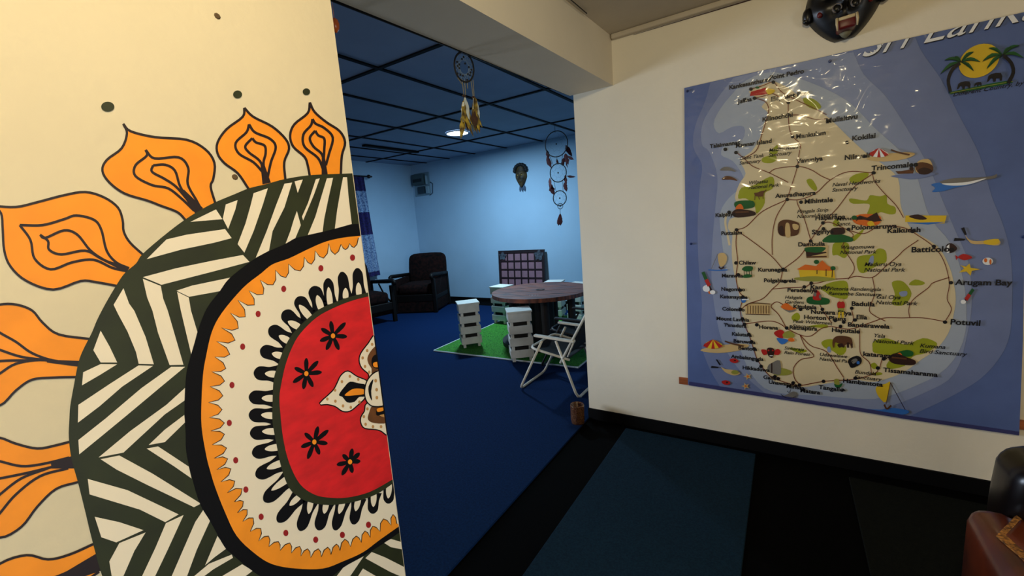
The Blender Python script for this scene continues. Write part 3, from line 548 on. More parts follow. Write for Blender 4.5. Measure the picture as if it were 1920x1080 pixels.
ill((ft,sm([(1346,478),(1356,474),(1363,482),(1360,495),(1350,500)])),(fgr,[(1346,476),(1334,504)],1),(fbl,[(1328,506),(1345,507),(1364,506)],2.2),(fdk,[(1348,500),(1352,504),(1358,500)],2.5),name='sailing_boat_print')
ill((ft,sm([(1352,688),(1360,692),(1378,694),(1388,700),(1376,704),(1360,698)])),(inkb,[(1342,674),(1345,674),(1352,684),(1349,685)]),(inkb,[(1333,690),(1334,686),(1348,688),(1346,690)]),(fgrass,E_(1378,698,7,4)),name='diver_print')
for x,y in ((1377,676),(1362,717)): ill((fr,sm([(x-9,y-2),(x,y-4),(x+8,y+1),(x+2,y+5),(x-6,y+3)])),(fdk,E_(x+1,y,2,1.5)),name='fish_print')
for x,y in ((1402,706),(1398,724)): ill((ft,[(x+8*math.cos(k*math.pi/5)*(1 if k%2 else .4), y+7*math.sin(k*math.pi/5)*(1 if k%2 else .4)) for k in range(10)]),(fo,E_(x,y,2)),name='starfish_print')
ill((fgrass,sm([(1564,712),(1572,711),(1574,722),(1566,724)])),(fg,sm([(1564,720),(1572,722),(1580,718),(1576,726),(1568,727)])),(inkb,[(1579,727),(1586,732),(1582,733)]),name='turtle_print')
for x,y in ((1362,316),(1365,333)): ill((fgr if y<320 else fb,sm([(x-12,y+3),(x-4,y-3),(x+8,y-1),(x+18,y+6),(x+6,y+4),(x-4,y+4)])),name='dolphin_print')
ill((fbl,E_(1394,563,5,5)),(fw,[(1391,562),(1404,561)],2),name='aeroplane_print')
# emblem in the corner
ill((fy,[(1836+38*math.cos(t*math.pi/14)*1.0-6*math.sin(t*math.pi/14)*0, 114+31*math.sin(t*math.pi/14)-9*math.cos(t*math.pi/14)) for t in range(28)]),name='emblem_sun')
def frond(c, tip, wd):
    c, t = Vector(c), Vector(tip); d_ = t-c; nn = Vector((-d_.y,d_.x)).normalized()
    up_ = -1; mid = c+d_*.5+Vector((0,-abs(d_.x)*.16))
    return sm([tuple(c),tuple(mid+nn*wd),tuple(t),tuple(mid-nn*wd)])
fr_ = [((1802,116),t) for t in ((1771,113),(1763,139),(1826,97),(1838,116),(1826,133),(1790,106))]+[((1880,103),t) for t in ((1854,90),(1842,115),(1850,129),(1912,85),(1920,109),(1896,88))]
ill(*[(fg,frond(c,t,3.4)) for c,t in fr_]+[(inkb,[c,((c[0]+t[0])/2,(c[1]+t[1])/2-3),t],.8) for c,t in fr_],(inkb,[(1800,118),(1786,130),(1778,150),(1782,172)],6.5),(inkb,[(1882,104),(1896,118),(1900,136),(1890,156)],7),name='emblem_palms')
def eleph(x,y,s,sl=-.14):
    P = [(-16,4),(-14,-3),(-8,-6),(2,-7),(12,-5),(15,2),(14,11),(10,11),(9,5),(2,5),(1,11),(-4,11),(-5,4),(-9,3),(-13,8),(-18,10)]
    return [(x+px*s, y+py*s+sl*px*s) for px,py in P]
ill((fg,[(1779,173),(1812,166),(1860,156),(1896,150),(1899,155),(1860,163),(1815,171),(1782,177)]),(inkb,eleph(1808,158,.8)),(inkb,eleph(1834,157,.45)),(inkb,eleph(1866,143,.9)),(fgrass,[(1782,174.5),(1840,163),(1899,152.5)],1),name='emblem_elephants')
# lettering
def letters(items, name, m, layer, parent):
    bm = bmesh.new()
    for txt, x, y, size, shear, bold, rot in items:
        cu = bpy.data.curves.new('t','FONT'); cu.body = txt; cu.size = size; cu.shear = shear; cu.offset = bold; cu.resolution_u = 3
        ob = bpy.data.objects.new('t', cu); C.objects.link(ob)
        me = bpy.data.meshes.new_from_object(ob); bpy.data.objects.remove(ob); bpy.data.curves.remove(cu)
        p = mapP(x, y, layer*.0005)
        c_, s_ = math.cos(rot), math.sin(rot)
        me.transform(Matrix(((c_,-s_,0,p.x),(0,0,1,p.y),(s_,c_,0,p.z),(0,0,0,1)))); bm.from_mesh(me); bpy.data.meshes.remove(me)
    o = finish(name, bm, m); o.parent = parent
    if parent.type == 'EMPTY': o.matrix_parent_inverse = Matrix.Translation(-parent.location)
    return o
T = [('Kankesanthurai',1367,168),('Point Pedro',1443,150),('Jaffna',1384,194),('Elephant Pass',1445,190),('Kilinochchi',1429,228),('Mullaitivu',1548,231),('Mankulam',1492,260),('Talaimannar',1331,278),('Mannar Island',1379,277),('Kokilai',1597,264),('Nilaveli',1583,300),('Trincomalee',1634,320),('Vavuniya',1494,306),('Anuradhapura',1454,371),('Mihintale',1508,382),('Kalpitiya',1341,407),('Puttalam',1352,441),('Habarana',1528,413),('Sigiriya',1522,439),('Dambulla',1496,462),('Polonnaruwa',1596,431),('Kalkudah',1663,437),('Batticoloa',1708,473),('Arugam Bay',1791,534),('Potuvil',1781,608),('Chilaw',1385,496),('Marawila',1353,520),('Kurunegala',1421,509),('Polgahawela',1432,529),('Negombo',1352,545),('Katunayake',1350,559),('Peradeniya',1476,547),('Kandy',1519,542),('Colombo',1354,582),('Mount Lavinia',1343,600),("'Panadura",1357,612),('Horana',1423,616),('Ratnapura',1480,617),('Kalutara',1372,629),('Beruwala',1375,642),('Bentota',1384,655),('Ambalangoda',1371,671),('Hikkaduwa',1392,692),('Galle',1431,710),('Unawatuna',1441,719),('Mirissa',1474,727),('Matara',1500,735),('Tangalle',1535,729),('Hambantota',1580,717),('Tissamaharama',1656,697),('kataragama',1618,667),('Haputale',1559,622),('Bandarawela',1589,612),('Ella',1605,598),('Badulla',1596,573),('Kitulgala',1487,578),('Nuwara Eliya',1520,588),('Horton Plains',1507,598)]
for t,x,y in T: letters([(t,x,y,(.031 if x < 1500 else .033 if x < 1700 else .037),0,.0010,0)], 'town_name', inkb, 12, ms_)
T2 = [('Giant Tank\nSanctuary',1386,300),('Madhu Road\nSanctuary',1441,285),('Wilpattu\nNational Park',1403,346),('Pimgala Strip\nNatural Reserve',1494,400),('Naval Headworks\nSanctuary',1560,350),('Minneriya\nSanct.',1568,414),('Wasgomuwa\nNational Park',1575,467),('Maduru Oya\nNational Park',1620,499),('Victoria Randenigala\nRantambe Sanctuary',1553,544),('Gal Oya\nNational Park',1642,560),('Hakgala\nGardens',1471,560),('Peak Wilderness\nSanctuary',1486,605),('Sinharaja\nRain Forest',1470,655),('Udawalawe\nNational Park',1536,667),('Yala\nNational Park',1637,632),('Kumana\nBird Sanctuary',1724,651),('Bundala\nSanctuary',1602,700)]
for t,x,y in T2: letters([(t,x,y,(.026 if x < 1600 else .028),.25,.0003,0)], 'park_name', inkb, 12, ms_)
letters([('Different Country, by Travel',1786,181,.024,.3,.0002,.015)], 'emblem_motto', inkb, 12, ms_)
# the title is cut off by the top edge of the sheet
ti = letters([('Sri Lanka',1612,110.5,.158,.5,-.0008,.02)], 'title_shadow', inkb, 12, ms_)
t2 = letters([('Sri Lanka',1611,109,.158,.5,-.0008,.02)], 'title', fw, 13, ms_)
pa, pb = mapP(1640,86.5,0), mapP(1926,22.5,0)
for o in (ti,t2):
    bm = bmesh.new(); bm.from_mesh(o.data); d_ = (pb-pa); nrm = Vector((-d_.z,0,d_.x)).normalized()
    bmesh.ops.bisect_plane(bm, geom=bm.verts[:]+bm.edges[:]+bm.faces[:], plane_co=pa, plane_no=nrm, clear_outer=True)
    pr = mapP(1925,60,0); bmesh.ops.bisect_plane(bm, geom=bm.verts[:]+bm.edges[:]+bm.faces[:], plane_co=pr, plane_no=(1,0,0), clear_outer=True)
    px0 = mapP(1613,100,0).x; bmesh.ops.bisect_plane(bm, geom=bm.verts[:]+bm.edges[:]+bm.faces[:], plane_co=(px0,0,0), plane_no=(-1,0,0), clear_outer=True)
    bm.to_mesh(o.data); bm.free()
# hem, batten and pins
a = MF(); a.line([(1292,719),(1400,735.5),(1500,751),(1600,766),(1700,782.5),(1800,797),(1911,813)], 7, 10); mpart('lower_hem', a, film('hem',(60,62,112),.1), ms_)
bm = bmesh.new(); p0, p1 = onY(1273,713,SHY+.003), onY(1935,806,SHY+.003)
box(bm, (p0.x, MY-.0115, p0.z-.024), (p1.x, MY-.0015, p0.z+.022))
o = finish('wooden_batten', bm, mat('batten_wood',(168,92,48),.5,var=.35,vscale=6,stretch=(1,1,12)), bevel=.002); o.parent = wmap; o.matrix_parent_inverse = Matrix.Translation(-wmap.location)
for x,y in ((1289,171),(1556,115),(1296,457),(1919,444)):
    bm = bmesh.new(); v = onY(x,y,SHY-.003); lathe(bm, [(.006,0),(.007,.004),(.004,.008)], 10, Matrix.Translation(v)@Matrix.Rotation(math.pi/2,4,'X'))
    o = finish('pin', bm, mat('pin_blue',(18,40,90),.35)); o.parent = wmap; o.matrix_parent_inverse = Matrix.Translation(-wmap.location)
# ------------------------------------------------------------------ lights that show
bm = bmesh.new(); lathe(bm, [(.165,.0),(.165,-.010),(.15,-.018),(.145,-.010)], 40, Matrix.Translation(LED)@Matrix.Translation((0,0,.017)), cap=False)
led = empty('ceiling_light', (LED[0],LED[1],BZ), label='round white LED panel light glowing in the tiled ceiling', cat='ceiling light')
def sub(o, p):
    o.parent = p
    if p.type == 'EMPTY' : o.matrix_parent_inverse = (Matrix.Translation(p.location)@p.rotation_euler.to_matrix().to_4x4()).inverted()
    return o
sub(finish('frame', bm, mat('white_plastic',(235,238,240),.4), smooth=True), led)
bm = bmesh.new(); lathe(bm, [(.147,-.006),(.14,-.010)], 40, Matrix.Translation(LED)@Matrix.Translation((0,0,.017)))
sub(finish('diffuser', bm, mat('glow_white',(215,238,255),.4,emit=30)), led)
# ------------------------------------------------------------------ crate stools
white_wood = mat('white_painted_wood', (226,222,212), .6, var=.12, vscale=10, bump=.15, bscale=30)
def stool(loc, rz, label):
    W, D, H = .245, .235, .545; t = .018
    r = empty('crate_stool', loc, rz, label=label, cat='stool', group=None)
    def P(name, lo, hi, b=.003):
        bm = bmesh.new(); box(bm, lo, hi); o = finish(name, bm, white_wood, bevel=b); o.parent = r; return o
    P('top_board', (-W/2-.008,-D/2-.008,H-.02), (W/2+.008,D/2+.008,H))
    for sx in (-1,1):
        for sy in (-1,1):
            x, y = sx*(W/2-t-.016), sy*(D/2-t-.016); P('leg', (x-.016,y-.016,0), (x+.016,y+.016,H-.02))
    for z0,z1 in ((.045,.128),(.172,.258),(.302,.388),(.430,.525)):
        for sy in (-1,1): y = sy*(D/2-t/2); P('slat', (-W/2,y-t/2,z0), (W/2,y+t/2,z1))
        for sx in (-1,1): x = sx*(W/2-t/2); P('slat', (x-t/2,-D/2+t,z0+.004), (x+t/2,D/2-t,z1+.004))
    bm = bmesh.new(); box(bm, (-W/2+t+.003,-D/2+t+.034,.05),(W/2-t-.003,D/2-t-.034,H-.03)); box(bm, (-W/2+t+.034,-D/2+t+.003,.05),(W/2-t-.034,D/2-t-.003,H-.03)); o = finish('slot_shade', bm, mat('slot_shade_dark',(26,22,18),.9)); o.parent = r  # dark core added inside, standing in for the shade seen through the slots
    return r
G = 'white slatted crate stools round the cable reel table'
FL = .012
def fc(px, py, rz, d):     # stool centre from its front-left foot
    v = onZ(px,py,FL); return (v.x+math.cos(rz)*.12-math.sin(rz)*d, v.y+math.sin(rz)*.12+math.cos(rz)*d)
x,y = fc(868,657,math.radians(46),.12); s0 = stool((x,y,FL+.018), math.radians(46), 'white slatted crate stool standing nearest the left corner of the grass rug')
x,y = fc(960,684,math.radians(38),.12); stool((x,y,FL+.018), math.radians(38), 'white slatted crate stool half hidden by the folding chair arm')
x,y = fc(924,608,math.radians(-6),.12); stool((x,y,FL+.018), math.radians(-6), 'white slatted crate stool tucked under the left edge of the round table')
stool((-2.86,5.55,FL+.018), math.radians(10), 'white slatted crate stool seen between two table posts')
stool((-2.42,5.40,FL+.018), math.radians(-12), 'white slatted crate stool behind the right side of the table, mostly hidden by the chair')
for o in bpy.data.objects:
    if o.name.startswith('crate_stool'): o['group'] = G
# ------------------------------------------------------------------ grass rug
bm = bmesh.new()
RG = [(-3.56,3.64),(-1.70,3.70),(-1.70,5.72),(-3.62,5.72)]
vb = [bm.verts.new((x,y,FL)) for x,y in RG]; vt = [bm.verts.new((x,y,FL+.012)) for x,y in RG]
bm.faces.new(vt); bm.faces.new(vb[::-1])
for i in range(4): bm.faces.new((vb[i],vb[(i+1)%4],vt[(i+1)%4],vt[i]))
rug = empty('grass_rug', (-2.6,4.7,FL), label='bright green artificial grass rug with a white edge under the round table', cat='rug')
sub(finish('turf', bm, mat('artificial_grass',(66,158,34),.9,var=.45,vscale=70,bump=.6,bscale=260,col2=(28,96,16))), rug)
bm = bmesh.new()
for i in range(4):
    a_, b_ = Vector((*RG[i],FL+.009)), Vector((*RG[(i+1)%4],FL+.009)); tube(bm, [a_,b_], .0085, 6)
sub(finish('white_edging', bm, mat('white_edge',(205,212,215),.7)), rug)
bm = bmesh.new(); rnd = random.Random(2)
for k in range(9000):
    u, v = rnd.random(), rnd.random()
    x = -3.54+u*1.82; y = 3.68+v*2.0
    h = .002+rnd.random()*.004; a_ = rnd.random()*6.28; dx, dy = .0035*math.cos(a_), .0035*math.sin(a_)
    A = bm.verts.new((x-dx,y-dy,FL+.012)); B = bm.verts.new((x+dx,y+dy,FL+.012)); Cc = bm.verts.new((x+dy*2,y-dx*2,FL+.012+h)); bm.faces.new((A,B,Cc))
g_ = sub(finish('grass_blades', bm, MATS['artificial_grass']), rug); g_['kind'] = 'stuff'
# ------------------------------------------------------------------ cable reel table
TC = Vector((-2.47,4.42)); TR = .585; TZ = .655
darkwood = mat('dark_reel_wood', (150,80,52), .5, var=.5, vscale=5, bump=.3, bscale=20, stretch=(1,7,1), col2=(62,32,26))
darkwood2 = mat('dark_post_wood', (40,30,26), .7, var=.4, vscale=8, stretch=(6,6,1))
tb = empty('cable_reel_table', (TC.x,TC.y,FL+.006), label='round dark brown wooden cable reel table on the grass rug', cat='table')
bm = bmesh.new(); n_pl = 9; wv = 2*TR/n_pl; ca, sa = math.cos(math.radians(28)), math.sin(math.radians(28))
for k in range(n_pl):
    y0, y1 = -TR+k*wv+.0015, -TR+(k+1)*wv-.0015
    ys = [y0+(y1-y0)*i/6 for i in range(7)]
    P = [(math.sqrt(max(TR*TR-y*y,.0004)), y) for y in ys]; P = P+[(-x,y) for x,y in P[::-1]]
    P = [(TC.x+x*ca-y*sa, TC.y+x*sa+y*ca) for x,y in P]
    lo_ = [bm.verts.new((x,y,TZ-.045)) for x,y in P]; hi_ = [bm.verts.new((x,y,TZ-(k%2)*.0012)) for x,y in P]
    bm.faces.new(hi_); bm.faces.new(lo_[::-1]); m_ = len(P)
    for i in range(m_): bm.faces.new((lo_[i],lo_[(i+1)%m_],hi_[(i+1)%m_],hi_[i]))
sub(finish('tabletop', bm, darkwood), tb)
bm = bmesh.new(); lathe(bm, [(.05,TZ),(.055,TZ+.004),(.035,TZ+.004),(.03,TZ-.002)], 20, Matrix.Translation((TC.x,TC.y,0)), cap=False)
sub(finish('hub_ring', bm, darkwood2), tb)
bm = bmesh.new(); lathe(bm, [(.50,FL+.018),(.50,FL+.06)], 40, Matrix.Translation((TC.x,TC.y,0))); sub(finish('base_disc', bm, mat('black_reel_paint',(14,12,12),.7)), tb)
for a_ in (20,92,160,230,305):
    bm = bmesh.new(); x, y = TC.x+.36*math.cos(math.radians(a_)), TC.y+.36*math.sin(math.radians(a_))
    lathe(bm, [(.048,FL+.05),(.045,.3),(.048,TZ-.045)], 14, Matrix.Translation((x,y,0))); sub(finish('post', bm, darkwood2, smooth=False), tb)
bm = bmesh.new(); lathe(bm, [(.15,FL+.05),(.15,TZ-.045)], 24, Matrix.Translation((TC.x,TC.y,0))); sub(finish('drum', bm, MATS['black_reel_paint']), tb)
bm = bmesh.new()
for dx,dy,s in ((0,0,1),(.03,.012,.8),(-.03,-.004,.6),(.06,.02,.7)):
    v = onZ(998,553.5,TZ+.002); 
    bm.faces.new([bm.verts.new((v.x+dx+a*s,v.y+dy+b*s,v.z)) for a,b in ((-.012,-.004),(.002,-.008),(.012,.003),(.001,.008))])
sub(finish('paint_chips', bm, mat('white_chip',(235,235,235),.6)), tb)
# green glass bottle lying on the drum side, in the dark under the top
bm = bmesh.new(); lathe(bm, [(.03,0),(.032,.02),(.032,.15),(.013,.2),(.012,.26)], 14, Matrix.Translation((TC.x-.12,TC.y-.34,FL+.094))@Matrix.Rotation(math.radians(90),4,'Y'))
tag(finish('glass_bottle', bm, mat('dark_bottle_glass',(20,34,24),.08,spec=.8), smooth=True), 'dark glass bottle lying on the base disc under the round table', 'bottle')
# ------------------------------------------------------------------ folding chairs
white_metal = mat('cream_enamel_tube', (214,204,184), .4, var=.15, vscale=14)
dark_cloth = mat('dark_chair_cloth', (20,18,20), .9, var=.4, vscale=14, bump=.3, bscale=30)
def folding_chair(loc, rz, label, tubem=None):
    white_metal = tubem or MATS['cream_enamel_tube']
    r = empty('folding_chair', loc, rz, label=label, cat='chair')     # faces -x, width along y from 0 to .5
    W = .46; R_ = .011
    def P(name, pts, m=None, rad=R_, closed=False, par=r):
        bm = bmesh.new(); tube(bm, pts, rad, 8, closed); o = finish(name, bm, m or white_metal, smooth=True); o.parent = par; return o
    def U(a, b, rd=.05):          # side tube a (top) to b (foot), then across the floor to the far side
        A, B = Vector(a), Vector(b); d_ = (A-B).normalized()
        pts = [A, B+d_*rd, B+d_*rd*.3+Vector((0,rd*.3,0)), B+Vector((0,rd,0)), B+Vector((0,W-rd,0)), B+d_*rd*.3+Vector((0,W-rd*.3,0)), B+d_*rd+Vector((0,W,0)), A+Vector((0,W,0))]
        return pts
    P('front_leg', U((.20,0,.475),(-.055,0,.012)))
    P('rear_leg', U((.33,0.0,.485),(.50,0,.012)))
    P('back_frame', U((.36,0,.30),(.74,0,.95))[:])
    P('seat_frame', U((.44,.012,.33),(.07,.012,.40)))
    for yy in (0,W):
        bm = bmesh.new(); rbox(bm, (.13,yy-.02,.0),(.50,yy+.02,.02), .007, M=Matrix.Translation((0,0,.515))@Matrix.Rotation(math.radians(3.5),4,'Y')); o = finish('armrest', bm, white_metal, smooth=False); o.parent = r
        P('arm_link', [(.50,yy,.51),(.43,yy,.36)], rad=.007)
    for (x0,z0,x1,z1,nm,sg) in ((.06,.395,.42,.335,'seat_sling',.06),(.40,.36,.73,.93,'back_sling',.03)):
        bm = bmesh.new(); g = []
        for i in range(11):
            t = i/10; row = []
            for j in range(9):
                u = j/8; k = math.sin(math.pi*u)*math.sin(math.pi*t)*sg
                d_ = Vector((x1-x0,0,z1-z0)).normalized(); nn = Vector((d_.z,0,-d_.x)) if nm == 'back_sling' else Vector((0,0,-1))
                p = Vector((x0+(x1-x0)*t, .018+u*(W-.036), z0+(z1-z0)*t))+nn*k; row.append(bm.verts.new(p))
            g.append(row)
        for i in range(10):
            for j in range(8): bm.faces.new((g[i][j],g[i+1][j],g[i+1][j+1],g[i][j+1]))
        o = finish(nm, bm, dark_cloth, smooth=True); o.parent = r; s_ = o.modifiers.new('t','SOLIDIFY'); s_.thickness = .004
    return r
folding_chair((-1.905,3.02,FL), 0, 'folding chair with cream tube frame beside the amber glass at the wall end')
folding_chair((-1.98,3.55,FL+.018), math.radians(3), 'dark folding chair on the grass rug, behind the cream framed one', mat('dark_tube',(22,19,18),.5))
# ------------------------------------------------------------------ amber glass holder on the floor
v = onZ(1083,797,0)
bm = bmesh.new(); prof = [(.030,0),(.046,.006),(.048,.03),(.050,.145),(.048,.152),(.044,.15),(.042,.02),(.0,.016)]; n_ = 36; rs = []
for r_, z in [(p[0],p[1]) for p in prof[:3]]+[(.049,.03+.115*i/14) for i in range(1,14)]+prof[3:]:
    rs.append([bm.verts.new((( r_*(1+(.035*math.sin(9*2*math.pi*k/n_+z*160)*math.sin(z*180) if .01 < z < .148 and r_ > .045 else 0)))*math.cos(2*math.pi*k/n_), r_*(1+(.035*math.sin(9*2*math.pi*k/n_+z*160)*math.sin(z*180) if .01 < z < .148 and r_ > .045 else 0))*math.sin(2*math.pi*k/n_), z)) for k in range(n_)])
for A,B in zip(rs,rs[1:]):
    for k in range(n_): bm.faces.new((A[k],A[(k+1)%n_],B[(k+1)%n_],B[k]))
am = mat('amber_glass',(70,34,18),.12,spec=1,var=.4,vscale=150,col2=(170,120,84)); am.node_tree.nodes['Principled BSDF'].inputs['Transmission Weight'].default_value = .55  # pale speckle in the colour stands in for sparkles of light on the glass
o = finish('glass_candle_holder', bm, am, smooth=True); o.location = (v.x-.005,v.y+.02,0.0)
tag(o, 'textured amber glass candle holder on the floor at the end of the wall', 'candle holder')
# ------------------------------------------------------------------ dreamcatchers
def feather(bm, p, L_, wd, ang, bend=.2, mi=0, seed=0):
    p = Vector(p); rn = random.Random(seed); N = 9; d_ = Vector((math.sin(ang),rn.uniform(-.15,.15),-math.cos(ang))); s_ = Vector((math.cos(ang),rn.uniform(-.4,.4),math.sin(ang))).normalized(); th = d_.cross(s_)
    rows = []
    for i in range(N):
        t = i/(N-1); wv = wd*(math.sin(math.pi*min(1,t*1.05+.02))**.6)*(1+rn.uniform(-.25,.25))+.0008
        c = p+d_*L_*t+s_*bend*L_*t*t; rows.append([bm.verts.new(c-s_*wv), bm.verts.new(c+th*.002), bm.verts.new(c+s_*wv), bm.verts.new(c-th*.002)])
    for A,B in zip(rows,rows[1:]):
        for k in range(4): bm.faces.new((A[k],A[(k+1)%4],B[(k+1)%4],B[k])).material_index = mi
    bm.faces.new(rows[0][::-1]).material_index = mi; bm.faces.new(rows[-1]).material_index = mi
black_string = mat('black_cord',(14,12,14),.8); dark_red_f = mat('dark_red_feather',(84,14,20),.85,var=.5,vscale=60); white_str = mat('pale_thread',(190,190,180),.8)
dc = empty('dreamcatcher', (-2.67,5.49,BZ-.013), label='tall dreamcatcher of black hoops with dark red feathers hanging from the tiled ceiling', cat='dreamcatcher')
DY = 5.49
def dp(x, y): return onY(x,y,DY)
def hoop(px, py, rpx, name, par, parent_m=black_string, web=8, th=.007, plane='Y', rz=None):
    c = dp(px,py); e = dp(px+rpx,py); rad = abs(e.x-c.x)
    bm = bmesh.new(); tube(bm, [(c.x+rad*math.cos(2*math.pi*k/32), c.y, c.z+rad*math.sin(2*math.pi*k/32)) for k in range(32)], th, 6, True)
    h = sub(finish(name, bm, parent_m, smooth=True), par)
    bm = bmesh.new()
    for r1 in (1.0,.62):
        for k in range(web):
            a0, a1 = 2*math.pi*k/web+(0 if r1 == 1 else math.pi/web), 2*math.pi*(k+1)/web+(0 if r1 == 1 else math.pi/web)
            am_ = (a0+a1)/2; p0 = (c.x+rad*r1*math.cos(a0),c.y,c.z+rad*r1*math.sin(a0)); p1 = (c.x+rad*r1*.72*math.cos(am_),c.y,c.z+rad*r1*.72*math.sin(am_)); p2 = (c.x+rad*r1*math.cos(a1),c.y,c.z+rad*r1*math.sin(a1))
            tube(bm, [p0,p1,p2], .0011, 4)
    wb = finish('web', bm, mat('blue_grey_thread',(96,120,140),.8)); wb.parent = h
    if h.parent: wb.matrix_parent_inverse = Matrix()
    bm = bmesh.new(); ball(bm, tuple(c), .011, 5); b_ = finish('bead', bm, black_string); b_.parent = h
    return c, rad
h1 = hoop(1043,270,21.5,'hoop',dc); h2 = hoop(1046.5,324,15.5,'hoop',dc); h3 = hoop(1049.5,371.5,12.5,'hoop',dc); h4 = hoop(1050.5,386.5,4.8,'hoop',dc,web=5,th=.004)
cords = [[(1040,233),(1041,249)],[(1029,288),(1038,311)],[(1055,288),(1052,310)],[(1038,337),(1043,361)],[(1055,337),(1056,362)],[(1050,391),(1050.5,402)],[(1044,292),(1044,300)]]
for c_ in cords:
    bm = bmesh.new(); tube(bm, [dp(*q) for q in c_], .003, 5); sub(finish('cord', bm, black_string), dc)
fe = [((1026,282),14,4,-.1),((1026,293),22,5,.18),((1061,272),22,5,.25),((1060,288),20,6,.1),((1063,292),16,3.5,.85),((1058,296),14,4,-.5),((1044,298),10,2.5,0),((1031,334),18,5,-.1),((1032,345),20,6,.15),((1060,328),18,4,-.1),((1063,330),16,2.5,1.2),((1059,342),16,5,.0),((1050.5,401),20,6,-.2),((1049,408),14,5,-.35),((1061,300),14,1.5,.05)]
for k,(q,L_,wd,an) in enumerate(fe):
    p = dp(*q); sc_ = abs(dp(q[0]+10,q[1]).x-p.x)/10
    bm = bmesh.new(); feather(bm, p, L_*sc_*1.0, wd*sc_*.72, an+.05, .12, seed=k); sub(finish('feather', bm, dark_red_f), dc)
# dreamcatcher hung from the beam
DX = -1.30
d1 = empty('dreamcatcher', tuple(onX(868,97,DX)), label='small oval dreamcatcher with yellow and white feathers hanging below the beam', cat='dreamcatcher')
def q1(x, y, o=0): return onX(x,y,DX+o)
bm = bmesh.new(); ov = [q1(870+18*math.cos(2*math.pi*k/32)+(2.5*math.sin(2*math.pi*k/32)), 126+28*math.sin(2*math.pi*k/32)+2*math.cos(2*math.pi*k/32)) for k in range(32)]
tube(bm, ov, .0045, 6, True); sub(finish('hoop', bm, black_string, smooth=True), d1)
bm = bmesh.new()
for k in range(0,32,2): tube(bm, [ov[k], ov[(k+11)%32]], .0007, 4)
sub(finish('web', bm, mat('white_net',(120,138,150),.8)), d1)
for x,y in ((857,116),(866,111),(869,107),(858,124),(861,128),(872,119),(879,126),(863,140),(868,142),(877,139),(882,136),(876,150),(861,121),(884,131),(858,138),(881,141)):
    bm = bmesh.new(); ball(bm, tuple(q1(x,y)), .0052, 4); sub(finish('bead', bm, black_string, smooth=True), d1)
for c_ in ([(866,148),(870,178)],[(871,150),(873,178)],[(887,150),(889,180)],[(883,150),(887,180)],[(876,150),(877,166)],[(858,146),(868,160)]):
    bm = bmesh.new(); tube(bm, [q1(*q) for q in c_], .0022, 5); sub(finish('cord', bm, mat('tan_cord',(120,112,92),.8)), d1)
yf = mat('yellow_feather',(186,158,50),.8,var=.5,vscale=40,col2=(70,52,24)); wf = mat('white_feather',(205,212,205),.8,var=.3,vscale=40); bf = mat('brown_feather',(70,44,26),.85,var=.4,vscale=50)
rnd = random.Random(9)
for k in range(34):
    col_ = k%2; x0 = (871 if col_ else 889)+rnd.uniform(-2.5,2.5); y0 = 181+rnd.uniform(0,30); L_ = rnd.uniform(.08,.125)
    p = q1(x0,y0,rnd.uniform(-.02,.02)); bm = bmesh.new()
    t = rnd.Random if False else None
    A = bmesh.new(); feather(A, (0,0,0), L_, rnd.uniform(.012,.018), rnd.uniform(-.12,.22), rnd.uniform(-.1,.2), seed=k)
    bmesh.ops.transform(A, matrix=Matrix.Translation(p)@Matrix.Rotation(math.pi/2+rnd.uniform(-.5,.5),4,'Z'), verts=A.verts[:])
    sub(finish('feather', A, (yf,yf,wf,yf,bf)[k%5]), d1); bm.free()
for x,y in ((870,180),(888,183)):
    bm = bmesh.new(); ball(bm, tuple(q1(x,y)), (.007,.012,.007), 5); sub(finish('tie', bm, bf), d1)
# ------------------------------------------------------------------ masks
def face_mask(name, loc, w_, h_, dep, mats, label, tilt=0, parts=True):
    r = empty(name, loc, label=label, cat='mask')
    bm = bmesh.new(); nu, nv = 22, 26; g = []
    for i in range(nv+1):
        v = i/nv; row = []
        wv = math.sin(math.pi*min(1,max(0,(v*.93+.035))))**.5*(1-(.42 if name == 'carved_mask' else .22)*max(0,.45-v)/.45)
        for j in range(nu+1):
            u = j/nu*2-1
            x = u*w_/2*wv; z = (v-.5)*h_; y = -dep*math.sqrt(max(0,1-u*u))*(.55+.45*math.sin(math.pi*v))
            y -= dep*.5*math.exp(-(u*wv/.13)**2)*math.exp(-((v-.47)/.13)**2)*(1.2 if v < .5 else 1)      # nose
            y -= dep*.22*math.exp(-((abs(u*wv)-.38)/.25)**2)*math.exp(-((v-.66)/.05)**2)          # brow
            y += dep*.22*math.exp(-((abs(u*wv)-.36)/.14)**2)*math.exp(-((v-.57)/.05)**2)          # eye hollow
            y -= dep*.14*math.exp(-((abs(u*wv)-.5)/.2)**2)*math.exp(-((v-.42)/.08)**2)           # cheek
            y -= dep*.16*math.exp(-(u*wv/.28)**2)*math.exp(-((v-.27)/.035)**2)                      # lips
            row.append(bm.verts.new((x,y,z)))
        g.append(row)
    for i in range(nv):
        for j in range(nu): bm.faces.new((g[i][j],g[i][j+1],g[i+1][j+1],g[i+1][j]))
    rim = [g[0][j] for j in range(nu+1)]+[g[i][nu] for i in range(1,nv+1)]+[g[nv][j] for j in range(nu-1,-1,-1)]+[g[i][0] for i in range(nv-1,0,-1)]
    bk_ = [bm.verts.new((v.co.x,0,v.co.z)) for v in rim]
    for k in range(len(rim)): bm.faces.new((rim[k],bk_[k],bk_[(k+1)%len(rim)],rim[(k+1)%len(rim)]))
    bmesh.ops.remove_doubles(bm, verts=bm.verts, dist=1e-4)
    o = finish('face', bm, mats[0], smooth=True); o.parent = r
    return r
